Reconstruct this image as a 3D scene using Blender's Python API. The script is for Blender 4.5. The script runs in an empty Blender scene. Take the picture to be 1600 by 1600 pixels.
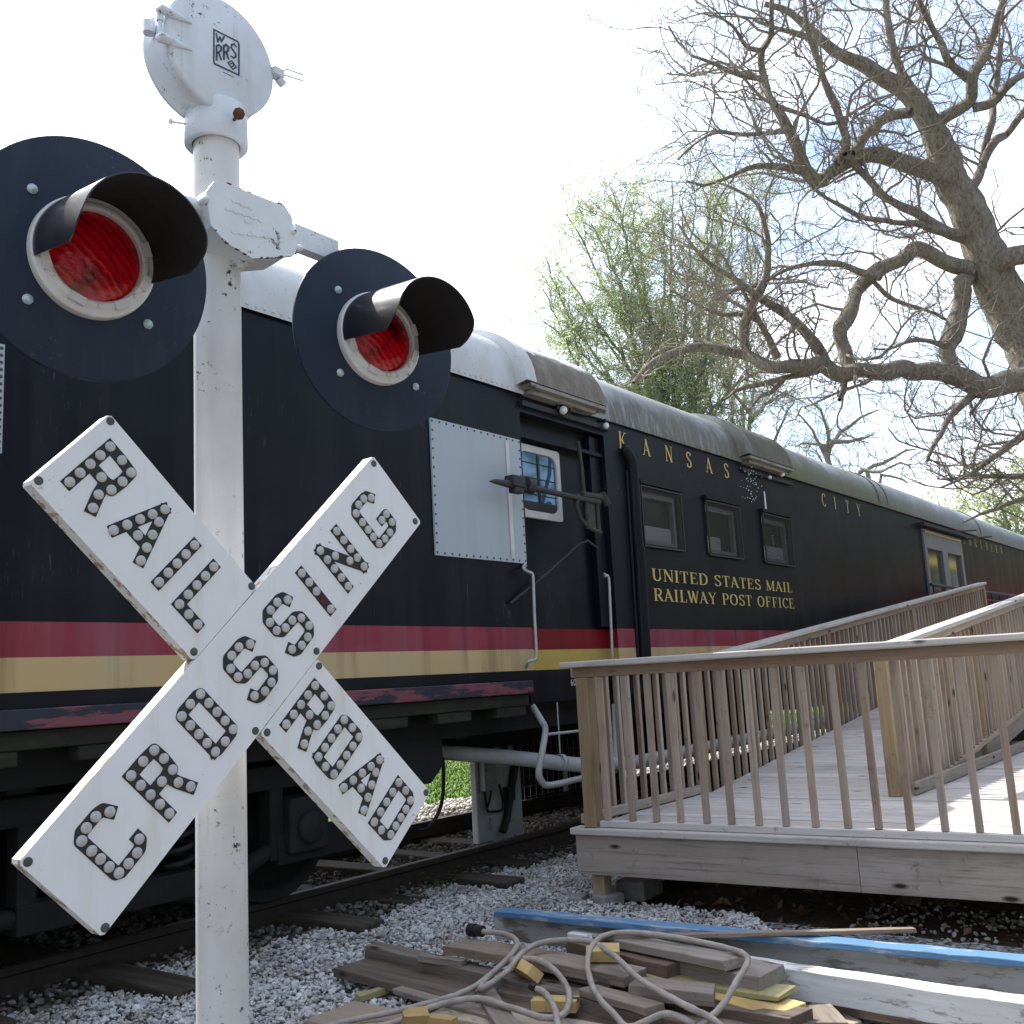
import bpy, bmesh, math, random
import numpy as np
from mathutils import Vector, Matrix
random.seed(7); rng=np.random.default_rng(7)
S=bpy.context.scene; COL=S.collection
R_=math.radians
# ------------------------------------------------------------------ camera
# world: X along the train (to the right), Y into the train, Z up; ground at z = 0
F=1583.9507568; PPX=PPY=800.0
AX=np.array([0.61045191,0.09677896,0.7861185]); AY=np.array([-0.79016078,0.14298147,0.59598846]); AZ=np.array([-0.05472124,-0.9849823,0.16375425])
EYE=np.array([0,0,1.42])
cam=bpy.data.cameras.new('camera'); co=bpy.data.objects.new('camera',cam); COL.objects.link(co)
right=np.array([AX[0],AY[0],AZ[0]]); down=np.array([AX[1],AY[1],AZ[1]]); fwd=np.array([AX[2],AY[2],AZ[2]])
co.matrix_world=Matrix([[right[0],-down[0],-fwd[0],EYE[0]],[right[1],-down[1],-fwd[1],EYE[1]],[right[2],-down[2],-fwd[2],EYE[2]],[0,0,0,1]])
cam.sensor_width=36; cam.lens=36*F/1600; cam.clip_end=2000; cam.clip_start=0.05
S.camera=co
# ------------------------------------------------------------------ light
SUN=Vector((0.05,0.60,0.80)).normalized()
EL=math.asin(SUN.z); AZI=math.atan2(SUN.x,SUN.y)
world=bpy.data.worlds.new('World'); S.world=world; world.use_nodes=True
wt=world.node_tree; wn=wt.nodes; wl=wt.links; wn.clear()
wo=wn.new('ShaderNodeOutputWorld'); bg=wn.new('ShaderNodeBackground'); wl.new(bg.outputs[0],wo.inputs[0])
sky=wn.new('ShaderNodeTexSky'); sky.sky_type='NISHITA'; sky.sun_disc=False; sky.sun_elevation=EL; sky.sun_rotation=AZI
bg.inputs['Strength'].default_value=0.145
tc=wn.new('ShaderNodeTexCoord')
# thin high cloud, denser toward the sun
vm=wn.new('ShaderNodeVectorMath'); vm.operation='DOT_PRODUCT'; wl.new(tc.outputs['Generated'],vm.inputs[0]); vm.inputs[1].default_value=(0.05,0.83,0.55)
mr=wn.new('ShaderNodeMapRange'); mr.interpolation_type='SMOOTHSTEP'; wl.new(vm.outputs['Value'],mr.inputs[0]); mr.inputs[1].default_value=0.46; mr.inputs[2].default_value=0.86; mr.inputs[3].default_value=0.0; mr.inputs[4].default_value=1.0
mp=wn.new('ShaderNodeMapping'); mp.inputs['Scale'].default_value=(1,1,3.2); wl.new(tc.outputs['Generated'],mp.inputs[0])
nz=wn.new('ShaderNodeTexNoise'); nz.inputs['Scale'].default_value=2.2; nz.inputs['Detail'].default_value=7; nz.inputs['Roughness'].default_value=0.55; wl.new(mp.outputs[0],nz.inputs['Vector'])
nr=wn.new('ShaderNodeMapRange'); wl.new(nz.outputs['Fac'],nr.inputs[0]); nr.inputs[1].default_value=0.36; nr.inputs[2].default_value=0.68
mx=wn.new('ShaderNodeMath'); mx.operation='MAXIMUM'; mx.use_clamp=True; wl.new(mr.outputs[0],mx.inputs[0]); wl.new(nr.outputs[0],mx.inputs[1])
mxs=wn.new('ShaderNodeMath'); mxs.operation='MULTIPLY'; wl.new(mx.outputs[0],mxs.inputs[0]); mxs.inputs[1].default_value=0.93
# cloud brightness rises toward the sun
mc=wn.new('ShaderNodeMapRange'); mc.interpolation_type='SMOOTHSTEP'; wl.new(vm.outputs['Value'],mc.inputs[0]); mc.inputs[1].default_value=-0.2; mc.inputs[2].default_value=0.95; mc.inputs[3].default_value=3.6; mc.inputs[4].default_value=11.0
cc=wn.new('ShaderNodeMix'); cc.data_type='RGBA'; cc.blend_type='MULTIPLY'; cc.inputs[0].default_value=1; cc.inputs[6].default_value=(0.90,0.93,1,1); wl.new(mc.outputs[0],cc.inputs[7])
mm=wn.new('ShaderNodeMix'); mm.data_type='RGBA'; wl.new(mxs.outputs[0],mm.inputs[0]); wl.new(sky.outputs[0],mm.inputs[6]); wl.new(cc.outputs[2],mm.inputs[7])
wl.new(mm.outputs[2],bg.inputs['Color'])
sl=bpy.data.lights.new('sun','SUN'); so=bpy.data.objects.new('sun',sl); COL.objects.link(so)
sl.energy=3.6; sl.angle=R_(0.53); sl.color=(1,0.955,0.88); so.rotation_euler=SUN.to_track_quat('Z','Y').to_euler(); so.location=(0,20,30)
S.view_settings.view_transform='Standard'; S.view_settings.look='None'; S.view_settings.exposure=1.28; S.view_settings.gamma=1
S.render.engine='CYCLES'
S.cycles.max_bounces=6; S.cycles.diffuse_bounces=3; S.cycles.glossy_bounces=3; S.cycles.transmission_bounces=3
# ------------------------------------------------------------------ photograph geometry helpers
def ray(px,py):
    r=np.array([px-PPX,py-PPY,F]); return np.array([AX@r,AY@r,AZ@r])
def at(px,py,axis,val):              # photo pixel -> point on the world plane axis = val
    r=ray(px,py); t=(val-EYE[axis])/r[axis]; return EYE+t*r
def atd(px,py,depth): return EYE+ray(px,py)*depth/F
def V(*a): return np.array(a,float)
# ------------------------------------------------------------------ object helpers
def wloc(o):
    p=np.zeros(3)
    while o is not None: p=p+np.array(o.location); o=o.parent
    return p
class MB:
    def __init__(s): s.v=[]; s.f=[]; s.m=[]; s.sm=[]
    def add(s,vs,fs,mi=0,smooth=False):
        b=len(s.v); s.v+= [tuple(map(float,p)) for p in vs]
        for f in fs: s.f.append(tuple(b+i for i in f)); s.m.append(mi); s.sm.append(smooth)
    def box(s,c,size,R=None,mi=0):
        c=np.array(c,float); h=np.array(size,float)/2
        vs=[np.array([x,y,z])*h for x in(-1,1) for y in(-1,1) for z in(-1,1)]
        if R is not None: vs=[R@v for v in vs]
        s.add([c+v for v in vs],[(0,1,3,2),(4,6,7,5),(0,4,5,1),(2,3,7,6),(0,2,6,4),(1,5,7,3)],mi)
    def bx(s,x0,x1,y0,y1,z0,z1,mi=0): s.box(((x0+x1)/2,(y0+y1)/2,(z0+z1)/2),(abs(x1-x0),abs(y1-y0),abs(z1-z0)),None,mi)
    def tube(s,pts,rad,n=8,cap=True,mi=0,smooth=True):
        pts=[np.array(p,float) for p in pts]; k=len(pts)
        if not hasattr(rad,'__len__'): rad=[rad]*k
        vs=[]; u=None
        for i in range(k):
            d=pts[min(i+1,k-1)]-pts[max(i-1,0)]; L=np.linalg.norm(d); d=d/L if L>1e-9 else V(0,0,1)
            if u is None:
                a=V(0,0,1) if abs(d[2])<.9 else V(1,0,0); u=np.cross(d,a)
            else: u=u-d*(u@d)
            u=u/max(np.linalg.norm(u),1e-9); w=np.cross(d,u)
            for j in range(n):
                a=2*math.pi*j/n; vs.append(pts[i]+rad[i]*(math.cos(a)*u+math.sin(a)*w))
        fs=[(i*n+j,i*n+(j+1)%n,(i+1)*n+(j+1)%n,(i+1)*n+j) for i in range(k-1) for j in range(n)]
        s.add(vs,fs,mi,smooth)
        if cap: s.add(vs[:n],[tuple(range(n))[::-1]],mi); s.add(vs[-n:],[tuple(range(n))],mi)
    def gnarl(s,pts,rad,n,seed):
        b=len(s.v); s.tube(pts,rad,n,False); gg=np.random.default_rng(seed); k=len(pts)
        ph=np.cumsum(gg.normal(0,.25,(k,3)),axis=0); am=.03+np.abs(gg.normal(0,.03,(k,3)))
        for i in range(k):
            c=np.array(pts[i],float)
            for j in range(n):
                a=2*math.pi*j/n; f=1+am[i,0]*math.sin(2*a+ph[i,0])+am[i,1]*math.sin(5*a+ph[i,1])+am[i,2]*math.sin(9*a+ph[i,2]); q=b+i*n+j; s.v[q]=tuple(c+(np.array(s.v[q])-c)*f)
    def prism(s,poly,fr,t0,t1,mi=0,caps=True,mside=None):
        # poly 2D in frame (o,u,v,w): extruded from t0 to t1 along w
        o,u,v,w=fr; n=len(poly)
        a=[o+x*u+y*v+t0*w for x,y in poly]; b=[o+x*u+y*v+t1*w for x,y in poly]
        s.add(a+b,[(i,(i+1)%n,n+(i+1)%n,n+i) for i in range(n)],mi if mside is None else mside)
        if caps: s.add(b,[tuple(range(n))],mi); s.add(a,[tuple(range(n))[::-1]],mi)
    def lathe(s,prof,fr,n=48,mi=0,smooth=True,a0=0,a1=2*math.pi):
        # prof: list of (r,t); around w axis of frame
        o,u,v,w=fr; full=abs(a1-a0-2*math.pi)<1e-6; m=n if full else n+1; vs=[]
        for r,t in prof:
            for j in range(m):
                a=a0+(a1-a0)*j/n; vs.append(o+r*math.cos(a)*u+r*math.sin(a)*v+t*w)
        fs=[]
        for i in range(len(prof)-1):
            for j in range(n):
                k=(j+1)%m; fs.append((i*m+j,i*m+k,(i+1)*m+k,(i+1)*m+j))
        s.add(vs,fs,mi,smooth)
    def build(s,name,mats,parent=None,bevel=0,origin=None):
        me=bpy.data.meshes.new(name)
        base=wloc(parent) if parent is not None else np.zeros(3)
        org=base if origin is None else np.array(origin,float)
        vv=np.array(s.v,float)-org
        me.from_pydata(vv.tolist(),[],s.f)
        if not isinstance(mats,(list,tuple)): mats=[mats]
        for m in mats: me.materials.append(m)
        me.polygons.foreach_set('material_index',s.m); me.polygons.foreach_set('use_smooth',s.sm)
        me.update()
        o=bpy.data.objects.new(name,me); COL.objects.link(o)
        o.location=org-base
        if parent is not None: o.parent=parent
        if bevel:
            b=o.modifiers.new('bevel','BEVEL'); b.width=bevel; b.segments=2; b.limit_method='ANGLE'; b.angle_limit=R_(40)
        return o
def thing(name,label,cat,loc=(0,0,0),group=None):
    o=bpy.data.objects.new(name,None); COL.objects.link(o); o.location=loc; o.empty_display_size=.1
    return tag(o,label,cat,group)
def tag(o,label,cat,group=None,kind=None):
    if label: o['label']=label
    if cat: o['category']=cat
    if group: o['group']=group
    if kind: o['kind']=kind
    return o
def struct(o,kind='structure'): o['kind']=kind; return o
def npmesh(name,verts,faces,mat,parent=None,smooth=False,matidx=None):
    me=bpy.data.meshes.new(name); verts=np.asarray(verts,np.float32); faces=np.asarray(faces,np.int32)
    k=faces.shape[1]; nf=len(faces)
    me.vertices.add(len(verts)); me.vertices.foreach_set('co',verts.ravel())
    me.loops.add(nf*k); me.loops.foreach_set('vertex_index',faces.ravel())
    me.polygons.add(nf); me.polygons.foreach_set('loop_start',np.arange(nf,dtype=np.int32)*k)
    for m in (mat if isinstance(mat,(list,tuple)) else [mat]): me.materials.append(m)
    if matidx is not None: me.polygons.foreach_set('material_index',np.asarray(matidx,np.int32))
    me.polygons.foreach_set('use_smooth',np.full(nf,smooth)); me.update(calc_edges=True); me.validate()
    o=bpy.data.objects.new(name,me); COL.objects.link(o)
    if parent is not None: o.parent=parent
    return o
# ------------------------------------------------------------------ material helpers
class Mat:
    def __init__(s,name,base=(.5,.5,.5),rough=.6,metal=0,spec=.5,coat=0,coat_rough=.1):
        s.m=bpy.data.materials.new(name); s.m.use_nodes=True; s.t=s.m.node_tree; s.n=s.t.nodes; s.l=s.t.links
        s.b=s.n['Principled BSDF']; s.b.inputs['Base Color'].default_value=(*base,1); s.b.inputs['Roughness'].default_value=rough
        s.b.inputs['Metallic'].default_value=metal; s.b.inputs['Specular IOR Level'].default_value=spec
        s.b.inputs['Coat Weight'].default_value=coat; s.b.inputs['Coat Roughness'].default_value=coat_rough
        s.tc=None; s.col=(*base,1)
    def coord(s,scale=(1,1,1),kind='Object',rnd=False,rot=(0,0,0)):
        if s.tc is None: s.tc=s.n.new('ShaderNodeTexCoord')
        mp=s.n.new('ShaderNodeMapping'); mp.inputs['Scale'].default_value=scale; mp.inputs['Rotation'].default_value=rot
        s.l.new(s.tc.outputs[kind],mp.inputs[0])
        if rnd:
            oi=s.n.new('ShaderNodeObjectInfo'); m=s.n.new('ShaderNodeMath'); m.operation='MULTIPLY'; m.inputs[1].default_value=37.0
            s.l.new(oi.outputs['Random'],m.inputs[0]); s.l.new(m.outputs[0],mp.inputs['Location'])
        return mp.outputs[0]
    def noise(s,vec,scale=5,detail=4,rough=.55,dist=0):
        n=s.n.new('ShaderNodeTexNoise'); n.inputs['Scale'].default_value=scale; n.inputs['Detail'].default_value=detail; n.inputs['Roughness'].default_value=rough; n.inputs['Distortion'].default_value=dist
        s.l.new(vec,n.inputs['Vector']); return n.outputs['Fac']
    def vor(s,vec,scale=5,out='Distance',feat='F1'):
        n=s.n.new('ShaderNodeTexVoronoi'); n.feature=feat; n.inputs['Scale'].default_value=scale; s.l.new(vec,n.inputs['Vector']); return n.outputs[out]
    def mask(s,fac,lo,hi,smooth=False):
        n=s.n.new('ShaderNodeMapRange'); n.inputs[1].default_value=lo; n.inputs[2].default_value=hi; s.l.new(fac,n.inputs[0])
        if smooth: n.interpolation_type='SMOOTHSTEP'
        return n.outputs[0]
    def math(s,op,a,b):
        n=s.n.new('ShaderNodeMath'); n.operation=op
        for i,x in enumerate((a,b)):
            if isinstance(x,(int,float)): n.inputs[i].default_value=x
            else: s.l.new(x,n.inputs[i])
        return n.outputs[0]
    def sep(s,vec,i):
        n=s.n.new('ShaderNodeSeparateXYZ'); s.l.new(vec,n.inputs[0]); return n.outputs[i]
    def mix(s,fac,a,b,blend='MIX'):
        n=s.n.new('ShaderNodeMix'); n.data_type='RGBA'; n.blend_type=blend
        for i,x in ((0,fac),(6,a),(7,b)):
            if isinstance(x,(int,float)): n.inputs[i].default_value=x
            elif isinstance(x,tuple): n.inputs[i].default_value=x if len(x)==4 else (*x,1)
            else: s.l.new(x,n.inputs[i])
        return n.outputs[2]
    def over(s,fac,c): s.col=s.mix(fac,s.col,c); return s
    def mul(s,fac,c): s.col=s.mix(fac,s.col,c,'MULTIPLY'); return s
    def bump(s,h,strength=.3,dist=.01):
        n=s.n.new('ShaderNodeBump'); n.inputs['Strength'].default_value=strength; n.inputs['Distance'].default_value=dist
        s.l.new(h,n.inputs['Height'])
        if s.b.inputs['Normal'].is_linked: s.l.new(s.b.inputs['Normal'].links[0].from_socket,n.inputs['Normal'])
        s.l.new(n.outputs[0],s.b.inputs['Normal']); return s
    def rough(s,fac,a,b):
        n=s.n.new('ShaderNodeMapRange'); n.inputs[3].default_value=a; n.inputs[4].default_value=b; s.l.new(fac,n.inputs[0]); s.l.new(n.outputs[0],s.b.inputs['Roughness']); return s
    def island(s):
        n=s.n.new('ShaderNodeNewGeometry'); return n.outputs['Random Per Island']
    def objrand(s):
        n=s.n.new('ShaderNodeObjectInfo'); return n.outputs['Random']
    def done(s):
        if not isinstance(s.col,tuple): s.l.new(s.col,s.b.inputs['Base Color'])
        else: s.b.inputs['Base Color'].default_value=s.col
        return s.m
def plain(name,base,rough=.6,var=.25,sc=8,**k):
    m=Mat(name,base,rough,**k); v=m.coord(); n=m.noise(v,sc,5,.6)
    m.over(m.mask(n,.3,.75),tuple(c*(1-var) for c in base)); n2=m.noise(v,sc*9,3); m.bump(n2,.08,.004); m.rough(n,max(rough-.08,.02),min(rough+.12,1)); return m.done()
def wood(name,base,grey,axis=2,dark=(.05,.035,.022),knots=True,island=False,brown=.0,grain=1.0,rough=.8):
    # weathered timber, grain along local axis
    m=Mat(name,base,rough,spec=.25); sc=[34.,34.,34.]; sc[axis]=1.3
    v=m.coord(tuple(sc),rnd=True); g=m.noise(v,2.1,7,.66,.35)
    sc2=[11.,11.,11.]; sc2[axis]=.55; v2=m.coord(tuple(sc2),rnd=True); g2=m.noise(v2,1.0,4,.5,1.2)
    m.col=m.mix(m.mask(g2,.35,.68),base,grey)
    m.over(m.math('MULTIPLY',m.mask(g,.52,.74),.55*grain),dark)
    if island: m.mul(m.math('MULTIPLY',m.island(),.45),(.62,.58,.55))
    else: m.mul(m.math('MULTIPLY',m.objrand(),.75),(.62,.54,.48))
    if knots:
        sk=[7.,7.,7.]; sk[axis]=2.4; vk=m.coord(tuple(sk),rnd=True); k=m.vor(vk,1.0); m.over(m.mask(k,.13,.06),(.03,.02,.014))
    v3=m.coord((1,1,1),rnd=True); st=m.noise(v3,3.0,5,.6); m.mul(m.math('MULTIPLY',m.mask(st,.52,.75),.5),(.5,.48,.46))
    sp=m.noise(m.coord((9,9,9),rnd=True),1.6,6,.7); m.over(m.math('MULTIPLY',m.mask(sp,.60,.70),.55),(.07,.058,.05)); m.bump(g,.35,.004); return m.done()
MT={}
# the deck's weathered pressure-treated lumber, three grain directions
for ax,nm in ((0,'x'),(1,'y'),(2,'z')):
    MT['wood_'+nm]=wood('weathered_wood_'+nm,(.40,.305,.23),(.44,.385,.335),ax)
    MT['deck_'+nm]=wood('deck_board_'+nm,(.50,.455,.415),(.60,.565,.53),ax,island=True,grain=.7)
    MT['oldwood_'+nm]=wood('old_wood_'+nm,(.20,.15,.11),(.27,.235,.20),ax,grain=1.3)
    MT['post_'+nm]=wood('treated_post_'+nm,(.34,.235,.13),(.37,.29,.20),ax,dark=(.08,.045,.015))
    MT['fascia_'+nm]=wood('fascia_wood_'+nm,(.36,.31,.265),(.44,.395,.35),ax,grain=1.2)
MT['dark_lumber']=wood('dark_lumber',(.135,.108,.086),(.22,.19,.16),0,grain=1.2)
MT['brown_lumber']=wood('brown_lumber',(.215,.155,.115),(.28,.235,.195),0,grain=1.2)
MT['grey_lumber']=wood('grey_lumber',(.27,.23,.195),(.33,.30,.27),0,grain=1.2)
MT['pale_lumber']=wood('pale_lumber',(.40,.32,.24),(.42,.36,.30),0,grain=.9)
MT['fresh_wood']=wood('fresh_pine',(.52,.35,.14),(.56,.41,.19),0,dark=(.4,.22,.06),grain=.5)
MT['fresh_end']=wood('fresh_pine_end',(.50,.24,.07),(.52,.27,.09),0,dark=(.3,.14,.04),grain=.5)
MT['greenish_wood']=wood('treated_green_wood',(.38,.35,.17),(.42,.38,.2),0,grain=.5)
def flaking(name,paint,under=(.30,.27,.24),amt=.5,rough=.55):
    m=Mat(name,paint,rough); v=m.coord((2.5,9,9),rnd=True); n=m.noise(v,2.2,8,.68)
    m.over(m.mask(n,.5+.2*(1-amt),.56+.2*(1-amt)),under); n3=m.noise(m.coord((1.2,26,26),rnd=True),1,5,.6); m.mul(m.math('MULTIPLY',m.mask(n3,.5,.75),.5),(.45,.42,.4)); m.bump(n,.3,.004); return m.done()
MT['white_lumber']=flaking('flaking_white_paint',(.68,.67,.65),(.33,.30,.27),.85)
MT['blue_paint']=flaking('blue_paint',(.080,.185,.32),(.26,.30,.34),.8)
MT['white_grey']=flaking('weathered_white',(.44,.42,.40),(.23,.20,.175),.95)
# the signal's painted metal
def white_paint(name,base=(.78,.79,.80),chips=.5,rough=.42,rust=True,sc=1):
    m=Mat(name,base,rough,spec=.4); v=m.coord(); n=m.noise(v,4*sc,6,.6); m.mul(m.math('MULTIPLY',m.mask(n,.42,.70),.75),(.80,.76,.70)); rs=m.noise(m.coord((30,30,2.2)),1.0,6,.68); m.over(m.math('MULTIPLY',m.math('MULTIPLY',m.mask(rs,.60,.72),m.mask(m.noise(v,2.6,3),.44,.60)),.62),(.27,.17,.10))
    vs=m.coord((9,9,.8)); s=m.noise(vs,1.4*sc,6,.6); m.mul(m.math('MULTIPLY',m.mask(s,.55,.8),.6),(.70,.66,.60))
    f=m.noise(v,42*sc,5,.72); g=m.noise(v,5*sc,4,.6); ch=m.math('MULTIPLY',m.mask(f,.60,.635),m.mask(g,.58-.09*chips,.64-.09*chips)); 
    if rust: m.over(ch,(.045,.028,.02))
    m.bump(m.noise(v,60,3),.10,.002); m.bump(f,.12,.002); return m.done()
MT['pole_white']=white_paint('pole_white_paint',(.64,.63,.63),.9)
MT['case_white']=white_paint('case_white_paint',(.66,.70,.77),.3)
MT['bracket_white']=white_paint('bracket_paint',(.70,.72,.75),1.0)
MT['rust']=plain('rust',(.12,.045,.02),.85,.4,30)
m=Mat('blade_white',(.79,.785,.81),.38,spec=.4); v=m.coord(); n=m.noise(v,3.5,6,.6); m.mul(m.math('MULTIPLY',m.mask(n,.45,.8),.5),(.86,.85,.80)); f=m.noise(v,55,4,.65); g=m.noise(v,9,3); m.over(m.math('MULTIPLY',m.mask(f,.655,.69),m.mask(g,.55,.62)),(.36,.31,.27)); ys=m.noise(m.coord((16,16,2.0)),1.0,6,.65); m.mul(m.math('MULTIPLY',m.mask(ys,.50,.74),.7),(.86,.82,.72)); m.bump(m.noise(v,7,3),.12,.006); MT['blade']=m.done()
m=Mat('blade_edge',(.74,.73,.69),.6); v=m.coord(); n=m.noise(v,26,6,.72); m.over(m.mask(n,.54,.58),(.36,.25,.15)); MT['blade_edge']=m.done()
MT['letter_black']=plain('letter_black',(.018,.018,.019),.5,.3,40)
m=Mat('reflector_button',(.50,.485,.48),.22,spec=.6,coat=.4); n=m.noise(m.coord(),60,3); m.over(m.mask(n,.4,.7),(.38,.36,.36)); MT['button']=m.done()
MT['missing_button']=plain('red_button_hole',(.10,.012,.010),.6,.4,60)
MT['bolt_grey']=plain('bolt_grey',(.07,.085,.085),.55,.3,80)
MT['zinc']=plain('zinc',(.50,.60,.62),.45,.3,90,metal=.3)
m=Mat('disc_black',(.010,.017,.038),.5,spec=.30); v=m.coord(); n=m.noise(v,5,5,.6); m.rough(n,.42,.68); f=m.noise(v,70,5,.72); m.over(m.math('MULTIPLY',m.mask(f,.63,.67),m.mask(m.noise(v,6,3),.48,.62)),(.07,.075,.085)); du=m.noise(m.coord((14,14,2.5)),1.0,6,.65); m.over(m.math('MULTIPLY',m.mask(du,.50,.75),.45),(.035,.04,.055)); MT['disc']=m.done()
m=Mat('hood_black',(.010,.010,.011),.30,spec=.6,coat=.5,coat_rough=.12); v=m.coord(); n=m.noise(v,9,5,.6); m.rough(n,.22,.5); MT['hood']=m.done()
MT['hood_in']=plain('hood_matt_black',(.012,.011,.011),.8,.3,20)
MT['lens_ring']=white_paint('lens_ring_paint',(.60,.59,.60),.5,.4,sc=2)
m=Mat('red_lens',(.35,.004,.008),.18,spec=.3,coat=.35,coat_rough=.03)
w0=m.n.new('ShaderNodeTexWave'); w0.inputs['Scale'].default_value=26; w0.inputs['Distortion'].default_value=2.2; w0.inputs['Detail'].default_value=2; w0.bands_direction='DIAGONAL'; m.l.new(m.coord((1,.3,1)),w0.inputs['Vector']); w1=m.math('ADD',m.math('MULTIPLY',w0.outputs['Fac'],.6),m.math('MULTIPLY',m.vor(m.coord((70,30,110)),1.0,'Distance'),.5)); n=m.noise(m.coord(),9,3,.6); m.col=m.mix(m.mask(n,.43,.60),(.50,.002,.012),(.05,.001,.004)); m.over(m.math('MULTIPLY',m.mask(w1,.50,.85),.5),(.05,.001,.003)); m.bump(w1,.28,.004); MT['lens']=m.done()
MT['emblem_ink']=plain('emblem_ink',(.035,.055,.11),.6,.3,40)
# the train
def streaks(m,v,a,lo,hi,c,sc=1.0):
    s=m.noise(v,sc,6,.62); m.over(m.math('MULTIPLY',m.mask(s,lo,hi),a),c); return s
def coach(name,base,fade,rough=.30,chips=True,fadeamt=.5):
    m=Mat(name,base,rough,spec=.17); v=m.coord((3.2,3.2,.30)); s=m.noise(v,1.2,7,.6); m.over(m.math('MULTIPLY',m.mask(s,.45,.75),fadeamt),fade); dk_=m.noise(m.coord((5.5,5.5,.22)),1.0,5,.6); m.mul(m.math('MULTIPLY',m.mask(dk_,.54,.72),.8),(.45,.42,.42))
    big=m.noise(m.coord((.5,.5,.9)),1.6,5,.6); m.over(m.math('MULTIPLY',m.mask(big,.5,.7),fadeamt*.6),fade)
    fs=m.noise(m.coord((26,26,1.3)),1.0,5,.7)
    if chips:
        f=m.noise(m.coord((75,75,8)),1.0,5,.75); g=m.noise(m.coord((1.1,1.1,1.1)),1.3,4,.6)
        m.over(m.math('MULTIPLY',m.math('MULTIPLY',m.mask(f,.60,.66),m.mask(g,.53,.65)),.65),(.11,.12,.15))
    m.rough(s,rough-.10,rough+.22); m.bump(fs,.04,.003); big2=m.noise(m.coord((.9,.9,.5)),1.0,2,.5); m.bump(big2,.22,.06); return m
MT['coach_black']=coach('coach_black',(.0055,.0062,.0105),(.023,.024,.030)).done()
m=coach('coach_maroon',(.26,.038,.058),(.28,.11,.145),.42,False,.8); MT['coach_red']=m.done()
m=coach('coach_yellow',(.52,.37,.18),(.48,.385,.25),.42,False,.8); n=m.noise(m.coord((2.4,2.4,.5)),1.3,6,.65); m.over(m.math('MULTIPLY',m.mask(n,.6,.75),.5),(.16,.11,.05)); MT['coach_yellow']=m.done()
m=Mat('coach_fresh_yellow',(.50,.345,.075),.4); n=m.noise(m.coord((3,3,2)),1.5,5); m.over(m.mask(n,.45,.65),(.40,.29,.11)); MT['fresh_yellow']=m.done()
m=coach('coach_fresh_red',(.20,.010,.018),(.14,.012,.02),.3,False,.6); MT['fresh_red']=m.done()
m=Mat('sill_flaking',(.010,.013,.026),.5); v=m.coord((1.6,3,9)); n=m.noise(v,1.3,8,.7); m.over(m.mask(n,.49,.53),(.17,.045,.062)); n2=m.noise(m.coord((3,3,20)),1,6,.7); m.over(m.mask(n2,.62,.66),(.02,.022,.035)); m.bump(n,.3,.004); MT['sill_flaking']=m.done()
m=Mat('mossy_beam',(.016,.014,.011),.9); n=m.noise(m.coord((5,5,14)),1,6,.65); m.over(m.mask(n,.42,.7),(.034,.036,.017)); m.bump(n,.5,.01); MT['mossy_beam']=m.done()
MT['grime']=plain('underframe_grime',(.006,.0057,.0055),.8,.5,6)
MT['grime_light']=plain('underframe_grey',(.013,.0125,.012),.75,.5,8)
MT['steel_rail']=plain('rusty_rail',(.035,.022,.015),.7,.5,14)
MT['tank_navy']=plain('tank_navy',(.012,.015,.026),.5,.3,6)
# roof: silver paint, soot, moss further along
def roofmat(name,dirty=.5):
    m=Mat(name,(.52,.53,.545),.36,spec=.5,metal=.15); v=m.coord((1,1,1)); n=m.noise(m.coord((1.2,2.2,.9)),1.2,7,.62); m.mul(m.math('MULTIPLY',m.mask(n,.4,.75),.6),(.68,.67,.62))
    x=m.sep(m.coord(),0); z=m.sep(m.coord(),2)
    sp=m.noise(m.coord((14,14,2.2)),1,6,.7); 
    ed=m.math('ADD',m.math('MULTIPLY',m.noise(m.coord((2.6,2.6,.6)),1,6,.65),.9),m.mask(z,4.15,3.62))
    far=m.mask(x,6.6,10.5)
    m.over(m.math('MULTIPLY',m.math('MULTIPLY',m.mask(ed,.80,1.08),m.mask(sp,.25,.50)),m.math('MULTIPLY',m.mask(x,7.15,7.4),.9)),(.085,.074,.054))
    m.over(m.math('MULTIPLY',far,m.mask(n,.25,.58)),(.155,.155,.12))
    ms=m.noise(m.coord((.55,1.4,1.4)),1.0,6,.6); m.over(m.math('MULTIPLY',m.math('MULTIPLY',m.mask(x,9.8,11.5),m.mask(ms,.40,.58)),m.mask(x,17.5,14.5)),(.14,.165,.05))
    m.over(m.math('MULTIPLY',m.mask(x,12,17),m.mask(sp,.35,.7)),(.25,.25,.255))
    dr=m.noise(m.coord((30,8,2)),1,4,.7); m.over(m.math('MULTIPLY',m.mask(dr,.57,.68),.6),(.16,.15,.135)); m.bump(m.noise(m.coord((2,2,2)),1.5,3),.10,.03); m.bump(sp,.12,.004); m.rough(n,.32,.62); return m.done()
MT['roof']=roofmat('roof_silver')
m=Mat('awning_sooty',(.155,.135,.105),.85); n=m.noise(m.coord((9,9,3)),1,7,.68); m.over(m.mask(n,.45,.62),(.235,.21,.175)); n2=m.noise(m.coord((40,40,40)),1,4,.7); m.over(m.math('MULTIPLY',m.mask(n2,.58,.66),.6),(.08,.068,.05)); z=m.sep(m.coord(),2); e=m.math('ADD',z,m.math('MULTIPLY',m.noise(m.coord((7,7,7)),1,5,.7),.22)); m.over(m.mask(e,4.085,4.11),(.55,.56,.57)); m.bump(n,.3,.006); MT['awning']=m.done()
m=Mat('awning_mossy',(.115,.108,.080),.9); n=m.noise(m.coord((6,6,3)),1,7,.66); m.over(m.mask(n,.45,.65),(.155,.15,.115)); MT['awning2']=m.done()
MT['roof_white']=white_paint('roof_white_paint',(.55,.565,.585),.3,.42)
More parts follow.
